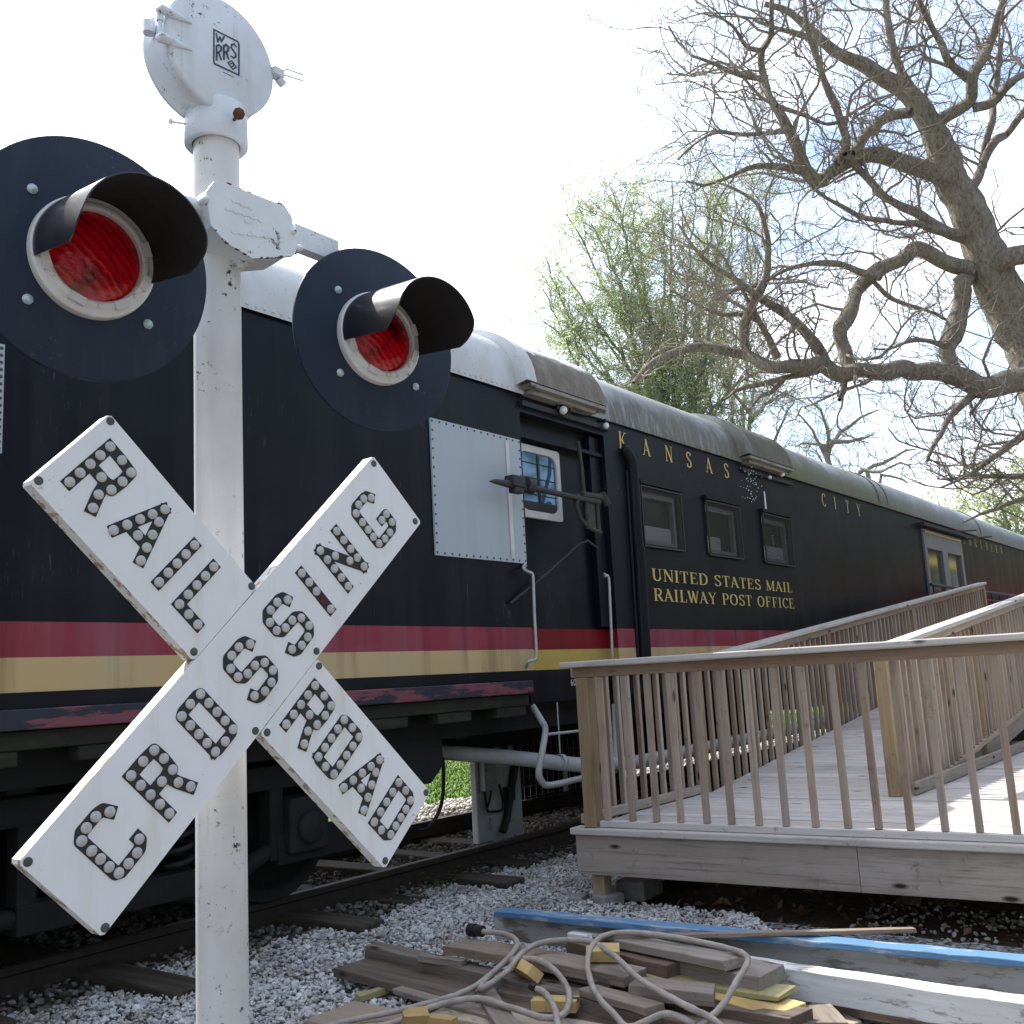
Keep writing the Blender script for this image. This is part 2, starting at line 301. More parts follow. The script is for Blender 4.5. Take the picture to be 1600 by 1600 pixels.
MT['ledge_wood']=flaking('ledge_cream',(.26,.235,.20),(.09,.08,.065),.8)
m=Mat('cover_panel_paint',(.37,.41,.455),.40,spec=.45); n=m.noise(m.coord((6,6,.6)),1,5,.6); m.mul(m.math('MULTIPLY',m.mask(n,.5,.78),.5),(.78,.74,.68)); MT['panel']=m.done()
MT['panel_frame']=plain('panel_frame_white',(.62,.61,.60),.5,.3,8)
m=Mat('window_glass',(.060,.066,.045),.08,spec=.5); n=m.noise(m.coord((1,1,1)),2.5,3); m.bump(n,.03,.03); MT['glass']=m.done()
m=Mat('door_pane_glass',(.10,.20,.33),.05,spec=1.0,metal=.55); MT['sky_glass']=m.done()  # blue base colour stands in for sky mirrored in the pane
MT['gold']=plain('gold_leaf',(.62,.49,.15),.55,.35,12)
MT['gold_faded']=plain('gold_faded',(.50,.43,.18),.6,.3,12)
MT['window_interior']=plain('window_interior',(.04,.045,.032),.8,.4,3)
MT['blind']=plain('window_blind',(.60,.61,.62),.8,.15,6)
MT['screen_wire']=plain('screen_wire',(.040,.040,.034),.6,.3,30)
MT['frame_grey']=plain('frame_grey',(.42,.42,.41),.6,.3,20)
MT['door_grey']=plain('door_frame_grey',(.20,.20,.22),.45,.2,6)
MT['galv']=plain('galvanised',(.48,.48,.47),.42,.25,25,metal=.35)
MT['pvc']=plain('pvc_grey',(.46,.46,.47),.5,.25,5)
MT['iron']=plain('black_iron',(.018,.018,.019),.5,.4,20)
MT['iron_mossy']=plain('mossy_iron',(.040,.040,.032),.7,.5,20)
m=Mat('bulb_glass',(.9,.92,.95),.05); m.b.inputs['Transmission Weight'].default_value=.6; MT['bulb']=m.done()
MT['bulb_white']=plain('bulb_white',(.75,.76,.78),.3,.1)
MT['pier_white']=white_paint('pier_paint',(.50,.51,.50),.5,.6)
MT['box_grey']=plain('meter_grey',(.34,.34,.33),.5,.2)
MT['orange_wire']=plain('orange_wire',(.40,.045,.02),.5,.2)
MT['black_rubber']=plain('black_rubber',(.012,.012,.013),.55,.3)
MT['cable']=plain('beige_cable',(.38,.33,.285),.6,.45,22)
MT['concrete']=plain('concrete',(.33,.31,.29),.9,.4,14)
# ground
m=Mat('ground_soil',(.10,.075,.05),.95,spec=.1); v=m.coord(); y=m.sep(v,1); x=m.sep(v,0)
n=m.noise(v,1.2,6,.6); n2=m.noise(v,22,5,.6); nn=m.noise(v,60,4,.65)
m.col=m.mix(m.mask(n2,.35,.7),(.055,.042,.030),(.13,.10,.072))
yy=m.math('ADD',y,m.math('MULTIPLY',m.math('SUBTRACT',n,.5),1.2))
gr=m.mix(m.mask(m.noise(v,7,6,.65),.35,.7),(.060,.115,.020),(.135,.20,.042)); gr=m.mix(m.math('MULTIPLY',m.mask(nn,.5,.7),.5),gr,(.035,.06,.012))
m.over(m.mask(yy,8.5,8.7),gr); bounce_lot=m.mix(m.mask(n2,.35,.7),(.20,.195,.185),(.34,.33,.315)); m.over(m.mask(yy,-.6,-1.2),bounce_lot); m.over(m.mask(yy,-17.5,-18.0),gr); m.bump(nn,.5,.02); MT['ground']=m.done()  # unseen ground behind the camera made grey for neutral bounce light
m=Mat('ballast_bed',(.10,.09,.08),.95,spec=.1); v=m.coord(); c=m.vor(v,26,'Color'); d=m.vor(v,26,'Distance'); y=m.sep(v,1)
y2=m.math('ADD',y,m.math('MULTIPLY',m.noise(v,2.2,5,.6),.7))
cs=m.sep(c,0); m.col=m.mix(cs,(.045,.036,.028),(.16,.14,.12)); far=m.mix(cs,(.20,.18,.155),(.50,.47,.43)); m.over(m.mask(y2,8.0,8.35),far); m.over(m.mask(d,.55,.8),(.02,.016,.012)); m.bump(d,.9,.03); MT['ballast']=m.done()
m=Mat('crushed_stone',(.42,.43,.45),.8,spec=.3); r=m.island(); m.col=m.mix(r,(.38,.375,.37),(.70,.69,.675)); n=m.noise(m.coord(),50,4,.6); m.mul(m.math('MULTIPLY',m.mask(n,.45,.7),.4),(.6,.58,.56)); lf=m.noise(m.coord(),2.6,5,.6); m.mul(m.math('MULTIPLY',m.mask(lf,.46,.68),.85),(.58,.52,.46)); MT['stone']=m.done()
m=Mat('ballast_stone',(.2,.18,.15),.9,spec=.2); r=m.island(); m.col=m.mix(r,(.05,.042,.034),(.24,.215,.185)); MT['dark_stone']=m.done()
m=Mat('light_ballast_stone',(.4,.38,.34),.9,spec=.2); r=m.island(); m.col=m.mix(r,(.24,.22,.19),(.58,.55,.50)); MT['light_stone']=m.done()
m=Mat('grass_blades',(.10,.17,.03),.7,spec=.2); r=m.island(); m.col=m.mix(r,(.070,.13,.020),(.20,.29,.065)); MT['grass']=m.done()
m=Mat('dry_leaf',(.12,.06,.035),.8,spec=.2); r=m.island(); m.col=m.mix(r,(.065,.030,.020),(.24,.15,.09)); MT['dry_leaf']=m.done()
m=Mat('railway_tie',(.045,.036,.028),.9,spec=.15); n=m.noise(m.coord((22,1.5,22)),1,6,.65); m.over(m.mask(n,.45,.7),(.085,.075,.058)); m.bump(n,.6,.01); MT['tie']=m.done()
# bark and leaves
def bark(name,a,b,c):
    m=Mat(name,a,.9,spec=.15); v=m.coord(); n=m.noise(m.coord((1,1,.45)),24,7,.72); m.col=m.mix(m.mask(n,.36,.64),a,b); n2=m.noise(v,2.2,4,.6); m.over(m.math('MULTIPLY',m.mask(n2,.52,.72),.5),c); rg=m.noise(m.coord((1,1,.25)),26,5,.7); m.bump(rg,.9,.05); return m.done()
MT['oak_bark']=bark('oak_bark',(.13,.108,.086),(.32,.28,.235),(.27,.265,.18))
MT['twig']=bark('twig_bark',(.24,.20,.16),(.35,.305,.25),(.28,.26,.18))
MT['far_bark']=bark('far_bark',(.24,.22,.19),(.36,.335,.30),(.30,.31,.22))
def leafm(name,a,b):
    m=Mat(name,a,.6,spec=.2); r=m.island(); m.col=m.mix(r,a,b); m.b.inputs['Subsurface Weight'].default_value=0; 
    tr=m.n.new('ShaderNodeBsdfTranslucent'); ms=m.n.new('ShaderNodeMixShader'); ms.inputs[0].default_value=.6; m.l.new(m.col,tr.inputs[0]); m.l.new(m.b.outputs[0],ms.inputs[1]); m.l.new(tr.outputs[0],ms.inputs[2]); m.l.new(ms.outputs[0],m.n['Material Output'].inputs[0]); return m.done()
MT['bud']=leafm('spring_bud_leaf',(.40,.47,.20),(.52,.57,.33))
MT['green_leaf']=leafm('green_leaf',(.10,.16,.035),(.20,.26,.07))
MT['dark_leaf']=leafm('added_woodland_leaf',(.045,.075,.020),(.11,.15,.04))
exec_parts=[]
# ================================================================== SETTING: ground, track
TW=4.5                                     # plane of the train's near side
def grid_sheet(x0,x1,y0,y1,z,nx,ny,amp,seed,name,mat,kind='structure'):
    r=np.random.default_rng(seed); xs=np.linspace(x0,x1,nx); ys=np.linspace(y0,y1,ny); X,Y=np.meshgrid(xs,ys,indexing='ij')
    Z=z+amp*(np.sin(X*2.1+Y*1.3)*.5+np.sin(X*5.3-Y*3.1)*.3+r.normal(0,.25,X.shape))
    v=np.stack([X,Y,Z],-1).reshape(-1,3); idx=np.arange(nx*ny).reshape(nx,ny)
    f=np.stack([idx[:-1,:-1],idx[1:,:-1],idx[1:,1:],idx[:-1,1:]],-1).reshape(-1,4)
    o=npmesh(name,v,f,mat,smooth=True); o['kind']=kind; return o
mb=MB(); mb.add([(-600,-600,-.03),(600,-600,-.03),(600,600,-.03),(-600,600,-.03)],[(0,1,2,3)]); o=mb.build('ground',MT['ground']); o['kind']='structure'
grid_sheet(-8,50,4.86,8.5,.0,240,40,.012,3,'ballast',MT['ballast'])
m=Mat('gravel_bed',(.25,.25,.26),.95,spec=.15); c=m.vor(m.coord(),34,'Color'); d=m.vor(m.coord(),34,'Distance'); m.col=m.mix(m.sep(c,0),(.13,.135,.14),(.40,.405,.42)); m.over(m.mask(d,.5,.8),(.05,.05,.05)); m.bump(d,1.0,.03); MT['gravel_bed']=m.done()
grid_sheet(-2,5.6,1.2,4.862,-.004,80,50,.01,4,'gravel_bed',MT['gravel_bed'])
# rails and ties
def rail(y,label):
    mb=MB(); prof=[(-.07,0),(.07,0),(.07,.012),(.012,.03),(.010,.115),(.036,.128),(.036,.155),(.028,.165),(-.028,.165),(-.036,.155),(-.036,.128),(-.010,.115),(-.012,.03),(-.07,.012)]
    mb.prism(prof,(V(0,y,0),V(0,1,0),V(0,0,1),V(1,0,0)),-8,50); o=mb.build('rail',MT['steel_rail'])
    return tag(o,label,'rail','rails under the train')
rail(5.28,'rusty steel rail nearest the gravel, running under the near wheels of the black coach')
rail(6.72,'rusty steel rail on the far side of the track under the black coach')
tie0=None
TIES=[3.03+.68*k for k in range(-10,34)]
for k,x in enumerate(TIES):
    vis=2.3<x<7.0
    if tie0 is None:
        mb=MB(); mb.box((0,0,0),(.21,2.6,.16)); tie0=mb.build('railway_tie',MT['tie'],bevel=.012); o=tie0
    else:
        o=tie0.copy(); COL.objects.link(o)
    o.location=(x+random.uniform(-.05,.05),6.0+random.uniform(-.08,.08)-((.22 if k%2==0 else -.1) if vis else 0),-.060+(.045 if vis and k%2==0 else random.uniform(0,.03))); o.rotation_euler=(0,random.uniform(-.02,.02),random.uniform(-.03,.03))
    tag(o,'dark weathered railway tie half buried in the ballast beneath the rails','railway tie','railway ties')
# loose stone: many angular stones in one mesh (nobody could count them)
ICO=None
def stones(name,pts,sizes,mat,seed=1,flat=.75):
    r=np.random.default_rng(seed); bm=bmesh.new(); bmesh.ops.create_icosphere(bm,subdivisions=1,radius=1); bv=np.array([v.co[:] for v in bm.verts]); bf=np.array([[v.index for v in f.verts] for f in bm.faces]); bm.free()
    n=len(pts); nv=len(bv)
    q=r.normal(size=(n,4)); q/=np.linalg.norm(q,axis=1,keepdims=True); w,x,y,z=q.T
    Rm=np.stack([1-2*(y*y+z*z),2*(x*y-z*w),2*(x*z+y*w),2*(x*y+z*w),1-2*(x*x+z*z),2*(y*z-x*w),2*(x*z-y*w),2*(y*z+x*w),1-2*(x*x+y*y)],-1).reshape(n,3,3)
    sc=np.stack([r.uniform(.8,1.35,n),r.uniform(.65,1.05,n),r.uniform(.45,.85,n)],-1)
    vv=bv[None]*(1+r.uniform(-.22,.22,(n,nv,1)))*sc[:,None,:]*sizes[:,None,None]
    vv=np.einsum('nij,nvj->nvi',Rm,vv); vv[:,:,2]*=flat; vv+=pts[:,None,:]
    f=(bf[None]+(np.arange(n)*nv)[:,None,None]).reshape(-1,3)
    o=npmesh(name,vv.reshape(-1,3),f,mat); o['kind']='stuff'; return o
def scatter(n,x0,x1,y0,y1,z0,z1,seed,edge=None):
    r=np.random.default_rng(seed); p=np.stack([r.uniform(x0,x1,n),r.uniform(y0,y1,n),r.uniform(z0,z1,n)],-1)
    if edge is not None: p=p[edge(p)]
    return p
def wav(x): return .10*np.sin(x*2.3+.6)+.07*np.sin(x*5.9+1.1)+.04*np.sin(x*13.)
# clean grey crushed stone from the signal to the near rail
def offtie(p): return ~np.any([(np.abs(p[:,0]-TIES[k]-.02*np.sin(p[:,1]*25))<.080+.03*np.sin(p[:,1]*31+p[:,0]*9))&(p[:,1]>4.76) for k in range(0,len(TIES),2)],axis=0)
p=scatter(64000,1.6,7.6,2.0,5.2,-.005,.028,11,lambda p:offtie(p)&(p[:,1]<4.93+wav(p[:,0]))&(p[:,0]-1.0*p[:,1]<2.9)&~((p[:,0]>5.6)&(p[:,1]<3.7)))
p[:,2]+=.02*np.clip((4.9-p[:,1]),0,.6)
stones('gravel',p,np.random.default_rng(5).gamma(6.0,.0019,len(p)).clip(.005,.030),MT['stone'],2)
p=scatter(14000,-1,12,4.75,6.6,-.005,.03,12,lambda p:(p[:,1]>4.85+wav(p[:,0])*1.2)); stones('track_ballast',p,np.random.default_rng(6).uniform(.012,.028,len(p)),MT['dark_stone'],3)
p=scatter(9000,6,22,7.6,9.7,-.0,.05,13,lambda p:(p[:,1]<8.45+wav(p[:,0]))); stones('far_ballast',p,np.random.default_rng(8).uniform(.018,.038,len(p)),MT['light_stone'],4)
# grass beyond the track
def grass(name,n,x0,x1,y0,y1,seed,h=(.06,.16)):
    r=np.random.default_rng(seed); b=np.stack([r.uniform(x0,x1,n),r.uniform(y0,y1,n),np.full(n,-.03)],-1); a=r.uniform(0,2*np.pi,n); hh=r.uniform(*h,n); w=r.uniform(.006,.014,n)
    d=np.stack([np.cos(a),np.sin(a),np.zeros(n)],-1); l=np.stack([-np.sin(a),np.cos(a),np.zeros(n)],-1)*(hh*r.uniform(.2,.9,n))[:,None]; up=np.zeros((n,3)); up[:,2]=hh
    v=np.stack([b-d*w[:,None],b+d*w[:,None],b+l*.4+up*.65+d*w[:,None]*.7,b+l*.4+up*.65-d*w[:,None]*.7,b+l+up],1)
    i=np.arange(n)[:,None]*5; f=np.concatenate([i+np.array([[0,1,2]]),i+np.array([[0,2,3]]),i+np.array([[3,2,4]])]); o=npmesh(name,v.reshape(-1,3),f,MT['grass']); o['kind']='stuff'; return o
grass('grass',110000,8.5,30,8.5,18,21,(.015,.05))
# ================================================================== THE TRAIN
train=thing('railway_coach','long black railway mail coach with silver roof, red and yellow stripes and gold lettering','railway coach',(0,6.0,0))
ZE=3.648; ZT=4.29; YB=TW+3.05
X0,X1=-6.0,48.0
DOOR=(6.10,7.30,1.245,3.46); WINS=[(7.84,8.54),(9.12,9.83),(10.47,11.19)]; WZ=(2.56,3.05); DBL=(16.62,18.95,1.5,3.44)
xs=sorted({X0,X1,DOOR[0],DOOR[1],DBL[0],DBL[1],6.04,*[a for w in WINS for a in w]}); xs=sorted(set(xs)|set(np.arange(-5,48,1.0)))
zs=sorted({1.244,1.414,1.487,1.64,1.80,ZE,*WZ,DOOR[3],DBL[2],DBL[3]}|{2.2,2.8,3.3})
mb=MB()
for i in range(len(xs)-1):
    for j in range(len(zs)-1):
        a,b,c,d=xs[i],xs[i+1],zs[j],zs[j+1]; cx,cz=(a+b)/2,(c+d)/2
        if any(h[0]<cx<h[1] and h[2]<cz<h[3] for h in (DOOR,DBL)) or any(w[0]<cx<w[1] and WZ[0]<cz<WZ[1] for w in WINS): continue
        if cz<1.414 and cx<6.04: continue
        mi=0
        if 1.487<cz<1.64: mi=2
        elif 1.64<cz<1.80: mi=1
        mb.add([(a,TW,c),(b,TW,c),(b,TW,d),(a,TW,d)],[(0,1,2,3)],mi)
for wx in WINS:
    mb.add([(wx[0],TW,WZ[0]),(wx[1],TW,WZ[0]),(wx[1],TW+.09,WZ[0]),(wx[0],TW+.09,WZ[0])],[(0,1,2,3)]); mb.add([(wx[0],TW,WZ[1]),(wx[1],TW,WZ[1]),(wx[1],TW+.09,WZ[1]),(wx[0],TW+.09,WZ[1])],[(3,2,1,0)])
    for q in wx: mb.add([(q,TW,WZ[0]),(q,TW+.09,WZ[0]),(q,TW+.09,WZ[1]),(q,TW,WZ[1])],[(0,1,2,3)])
mb.build('side_wall',[MT['coach_black'],MT['coach_red'],MT['coach_yellow']],train)
mb=MB(); mb.add([(X0,YB,1.25),(X1,YB,1.25),(X1,YB,ZE),(X0,YB,ZE)],[(3,2,1,0)]); mb.add([(X0,TW+.2,1.25),(X1,TW+.2,1.25),(X1,YB,1.25),(X0,YB,1.25)],[(0,1,2,3)])
for q in (X0,X1): mb.add([(q,TW,1.25),(q,YB,1.25),(q,YB,ZE),(q,TW,ZE)],[(0,1,2,3)])
mb.build('body_shell',MT['coach_black'],train)
# sill channel, mossy beam under it
mb=MB(); mb.bx(X0,6.035,TW-.035,TW+.1,1.322,1.414); mb.build('sill_channel',MT['sill_flaking'],train,bevel=.006)
mb=MB(); mb.bx(X0,6.035,TW+.01,TW+.14,1.235,1.318)
for x in np.arange(-5.5,6,.62): mb.bx(x,x+.34,TW+.02,TW+.12,1.165,1.234)
mb.build('floor_beam',MT['mossy_beam'],train,bevel=.008)
# roof
def arc(t,off=0.0):      # t 0..1 from the near eave to the far eave
    a=math.pi*t; c=math.cos(a); s=math.sin(a)
    y=-(abs(c)**.72)*math.copysign(1,c); z=abs(s)**.80
    yc=(TW+YB)/2
    # offset roughly along the normal
    n=np.array([y*.8,z*1.0+.15]); n/=np.linalg.norm(n)
    return np.array([yc+y*1.545+n[0]*off, ZE+z*(ZT-ZE)+n[1]*off])
NT=40
def roof_strip(mb,xa,xb,off,t0=0.,t1=1.,mi=0,nx=1,n=NT):
    ts=np.linspace(t0,t1,n+1); xx=np.linspace(xa,xb,nx+1); vs=[]
    for x in xx:
        for t in ts: y,z=arc(t,off); vs.append((x,y,z))
    m=n+1; fs=[(i*m+j,(i+1)*m+j,(i+1)*m+j+1,i*m+j+1) for i in range(nx) for j in range(n)]
    mb.add(vs,fs,mi,True)
mb=MB(); roof_strip(mb,X0,X1,0,nx=60)
mb.build('roof',[MT['roof']],train)
# clean white painted sheet over the left part of the roof
mb=MB(); roof_strip(mb,X0,6.12,.006,0,.9,nx=10)
y0,z0=arc(0,.006); mb.add([(X0,y0,z0-.055),(6.12,y0,z0-.055),(6.12,y0,z0),(X0,y0,z0)],[(0,1,2,3)])
for x in np.arange(-3.0,6.1,.062):
    for dz in (-.028,):
        mb.lathe([(.011,0),(.009,.005),(.0,.007)],(V(x,y0-.001,z0+dz),V(1,0,0),V(0,0,1),V(0,-1,0)),8)
mb.build('white_roof_sheet',MT['roof_white'],train)
mb=MB(); y1,z1=arc(0,.004); mb.bx(6.12,X1,y1-.004,y1+.012,z1-.05,z1+.005)
for x in np.arange(7.4,26,.07): mb.lathe([(.009,0),(.006,.004),(.0,.005)],(V(x,y1-.004,z1-.03),V(1,0,0),V(0,0,1),V(0,-1,0)),6)
mb.build('eave_flashing',MT['roof'],train)
# roof ribs at the sheet joints
def rib(xa,xb,off,mat,parent=train,name='roof_rib'):
    mb=MB(); roof_strip(mb,xa,xb,off,0.0,1)
    for x in (xa,xb):
        vs=[];n=NT
        for t in np.linspace(0,1,n+1):
            y,z=arc(t,off); vs.append((x,y,z)); y,z=arc(t,0); vs.append((x,y,z))
        mb.add(vs,[(2*i,2*i+1,2*i+3,2*i+2) for i in range(n)])
    return mb.build(name,mat,parent)
rib(14.6,14.72,.018,MT['roof']); rib(15.0,15.06,.012,MT['roof']); rib(20.5,20.62,.018,MT['roof']); rib(27,27.1,.018,MT['roof']); rib(3.35,3.45,.02,MT['roof_white'])
# swollen awnings over the mail doors
def awning(xa,xb,mat,matrib,end=.16):
    T1=.42
    def off(t): return .012+.105*max(0,1-t/T1)**1.5
    ts=np.linspace(0,T1,17); mb=MB()
    def pt(x,t,o): y,z=arc(t,o); return (x,y,z)
    xx=[xa,xb-end,xb]; vs=[]
    for k,x in enumerate(xx):
        for t in ts: vs.append(pt(x,t,off(t) if k<2 else .004))
    m=len(ts); mb.add(vs,[(i*m+j,(i+1)*m+j,(i+1)*m+j+1,i*m+j+1) for i in range(2) for j in range(m-1)],0,True)
    vs=[]
    for t in ts: vs+= [pt(xa,t,off(t)),pt(xa,t,0)]
    mb.add(vs,[(2*i,2*i+1,2*i+3,2*i+2) for i in range(m-1)])
    a=mb.build('awning',mat,train)
    # pale rounded rib at its left end
    mb=MB(); ts2=np.linspace(0,.62,24); vs=[]
    for x in (xa-.15,xa-.02):
        for t in ts2: vs.append(pt(x,t,.03+.095*max(0,1-t/T1)**1.5))
    m2=len(ts2); mb.add(vs,[(j,m2+j,m2+j+1,j+1) for j in range(m2-1)],0,True)
    for x in (xa-.15,xa-.02):
        vs=[]
        for t in ts2: vs+= [pt(x,t,.03+.095*max(0,1-t/T1)**1.5),pt(x,t,0)]
        mb.add(vs,[(2*i,2*i+1,2*i+3,2*i+2) for i in range(m2-1)],0,False)
    mb.build('end_rib',matrib,a)
    ye,ze=arc(0,off(0)); 
    mb=MB(); mb.bx(xa-.10,xb-end,ye-.008,TW+.0,ze-.042,ze-.012); mb.bx(xa-.04,xb-end-.1,ye+.040,TW,ze-.080,ze-.044)
    mb.build('awning_ledge',MT['ledge_wood'],a,bevel=.004)
    mb=MB(); mb.bx(xa-.08,xb+.04,TW-.035,TW-.002,ze-.165,ze-.125); mb.build('drip_rail',MT['iron'],a)
    return a
awning(6.18,7.32,MT['awning'],MT['roof_white']); awning(10.12,11.36,MT['awning2'],MT['roof'])
# riveted cover panel over the left half of the sliding door, and one more at the far left
def cover(xa,xb,za,zb,frame=True):
    mb=MB(); mb.bx(xa,xb,TW-.014,TW-.001,za,zb)
    def dot(x,z): mb.lathe([(.0085,0),(.0075,.004),(0,.005)],(V(x,TW-.0145,z),V(1,0,0),V(0,0,1),V(0,-1,0)),6,1)
    for z in np.linspace(za+.02,zb-.02,15): dot(xa+.015,z); dot(xb-.015,z)
    for x in np.linspace(xa+.015,xb-.015,14)[1:-1]: dot(x,za+.018); dot(x,zb-.018)
    p=mb.build('cover_panel',[MT['panel'],MT['bolt_grey']],train)
    mb=MB(); mb.bx(xb-.19,xb-.15,TW-.022,TW-.0155,za+.03,zb-.03); mb.build('strap_strip',MT['panel_frame'],p)
    return p
cover(5.05,6.065,2.275,3.225); cover(1.2,2.155,2.55,3.06)
# baggage door in its recess
door=None
mb=MB(); Yd=TW+.11; cuts=[(DOOR[2],1.487,0),(1.487,1.64,2),(1.64,1.80,1),(1.80,DOOR[3],0)]
for a,b,mi in cuts: mb.add([(DOOR[0],Yd,a),(DOOR[1],Yd,a),(DOOR[1],Yd,b),(DOOR[0],Yd,b)],[(0,1,2,3)],mi)
for x in (DOOR[0],DOOR[1]):
    for a,b,mi in cuts: mb.add([(x,TW,a),(x,Yd,a),(x,Yd,b),(x,TW,b)],[(0,1,2,3)],mi)
mb.add([(DOOR[0],TW,DOOR[3]),(DOOR[1],TW,DOOR[3]),(DOOR[1],Yd,DOOR[3]),(DOOR[0],Yd,DOOR[3])],[(3,2,1,0)])
for (a,b) in ((7.14,7.28),): mb.bx(a,b,TW+.05,Yd-.002,1.82,3.44)
mb.bx(DOOR[0],DOOR[1],TW+.02,Yd-.002,3.27,3.30)
door=mb.build('baggage_door',[MT['coach_black'],MT['fresh_red'],MT['fresh_yellow']],train)
def rrect(x0,x1,z0,z1,r,n=5):
    out=[]
    for cx,cz,a in ((x1-r,z1-r,0),(x0+r,z1-r,90),(x0+r,z0+r,180),(x1-r,z0+r,270)):
        for k in range(n+1): t=R_(a+90*k/n); out.append((cx+r*math.cos(t),cz+r*math.sin(t)))
    return out
def ringmesh(mb,outer,inner,y0,y1,mi=0):
    n=len(outer)
    vs=[(x,y0,z) for x,z in outer]+[(x,y0,z) for x,z in inner]+[(x,y1,z) for x,z in outer]+[(x,y1,z) for x,z in inner]
    fs=[]
    for i in range(n):
        j=(i+1)%n; fs+= [(i,j,n+j,n+i),(2*n+i,2*n+j,j,i),(n+i,n+j,3*n+j,3*n+i)]
    mb.add(vs,fs,mi)
mb=MB(); ringmesh(mb,rrect(6.115,6.715,2.66,3.24,.03),rrect(6.165,6.665,2.715,3.185,.085),TW+.075,Yd+.001); fr=mb.build('window_frame',MT['panel_frame'],door)
mb=MB(); mb.prism(rrect(6.16,6.67,2.71,3.19,.085),(V(0,0,0),V(1,0,0),V(0,0,1),V(0,1,0)),TW+.092,TW+.10); mb.build('window_pane',MT['sky_glass'],door)
mb=MB(); mb.bx(6.415,6.44,TW+.084,TW+.0915,2.73,3.17)
for z in (2.85,2.98,3.10): mb.bx(6.18,6.65,TW+.087,TW+.0915,z-.004,z+.004)
mb.bx(6.18,6.65,TW+.082,TW+.0915,2.722,2.79); mb.build('window_bars',MT['iron'],door)
# mail catcher arm across the door
def Wp(px,py,y=TW-.18): return at(px,py,1,y)
ca=MB(); ca.tube([Wp(795,756),Wp(830,762),Wp(870,771),Wp(905,779),Wp(935,785)],[.024,.023,.022,.024,.028],10); ca.tube([Wp(765,752),Wp(772,752),Wp(800,757),Wp(822,763)],[.004,.016,.032,.034],10)
catcher=ca.build('mail_catcher',MT['iron'],train)
mb=MB(); c=Wp(805,753); mb.box(c,(.15,.09,.085)); mb.box(c+V(.01,0,-.06),(.11,.07,.05)); mb.tube([Wp(822,757)+V(-.02,0,0),Wp(830,761)],[.058,.058],14); mb.build('clamp_block',MT['iron'],catcher,bevel=.012)
mb=MB(); mb.tube([Wp(903,772),Wp(900,790),Wp(908,812),Wp(922,826),Wp(938,832)],[.020,.020,.018,.017,.02],8); mb.tube([Wp(908,772),Wp(942,778)],.026,10); mb.tube([Wp(915,775),Wp(918,826)],.016,8); mb.tube([Wp(932,779),Wp(936,832)],.018,8); mb.tube([Wp(940,772),Wp(948,788)],.036,12); mb.box(Wp(924,806),(.10,.012,.22))
mb.build('bracket',MT['iron_mossy'],catcher)
mb=MB(); mb.tube([Wp(903,690,TW-.05),Wp(909,730,TW-.07),Wp(913,778,TW-.12)],.016,8); mb.build('stay_bar',MT['iron_mossy'],catcher)
mb=MB(); mb.tube([Wp(797,943,TW-.02),Wp(850,900,TW-.06),Wp(905,850,TW-.06),Wp(918,845,TW-.06),Wp(934,857,TW-.02)],.011,6); mb.build('tie_rod',MT['iron'],catcher)
# grab irons
def smooth(pts,n=6):
    pts=[np.array(p,float) for p in pts]; out=[]
    for i in range(len(pts)-1):
        p0=pts[max(i-1,0)];p1=pts[i];p2=pts[i+1];p3=pts[min(i+2,len(pts)-1)]
        for k in range(n):
            t=k/n; out.append(.5*((2*p1)+(-p0+p2)*t+(2*p0-5*p1+4*p2-p3)*t*t+(-p0+3*p1-3*p2+p3)*t**3))
    out.append(pts[-1]); return out
Yh=TW-.065
mb=MB(); mb.tube(smooth([Wp(818,884,TW),Wp(818,888,Yh),Wp(824,893,Yh),Wp(831,896,Yh),Wp(833,906,Yh),Wp(835,960,Yh),Wp(838,1022,Yh),Wp(835,1031,Yh),Wp(826,1034,Yh),Wp(822,1043,TW)]),.012,8); mb.lathe([(0,.0),(.022,.003),(.018,.012),(0,.014)],(Wp(819,884,TW-.002),V(1,0,0),V(0,0,1),V(0,-1,0)),10); mb.build('grab_iron',MT['galv'],train)
mb=MB(); mb.tube(smooth([Wp(944,899,TW),Wp(946,899,Yh),Wp(951,904,Yh),Wp(953,940,Yh),Wp(957,1030,Yh),Wp(958,1040,TW)]),.012,8); mb.lathe([(0,.0),(.022,.003),(.018,.012),(0,.014)],(Wp(944,899,TW-.002),V(1,0,0),V(0,0,1),V(0,-1,0)),10); mb.build('grab_iron',MT['galv'],train)
# duct down the side
mb=MB(); mb.tube(smooth([Wp(972,702,TW+.03),Wp(978,706,TW-.02),Wp(986,722,TW-.03),Wp(990,760,TW-.03),Wp(994,830,TW-.03),Wp(997,860,TW-.03)],5),.056,14); mb.tube([Wp(997,855,TW-.03),Wp(1009,1060,TW-.03)],.060,14); mb.tube([Wp(979,735,TW-.01),Wp(986,850,TW-.01),Wp(998,1040,TW-.01)],.016,6); mb.build('downpipe',MT['coach_black'],train)
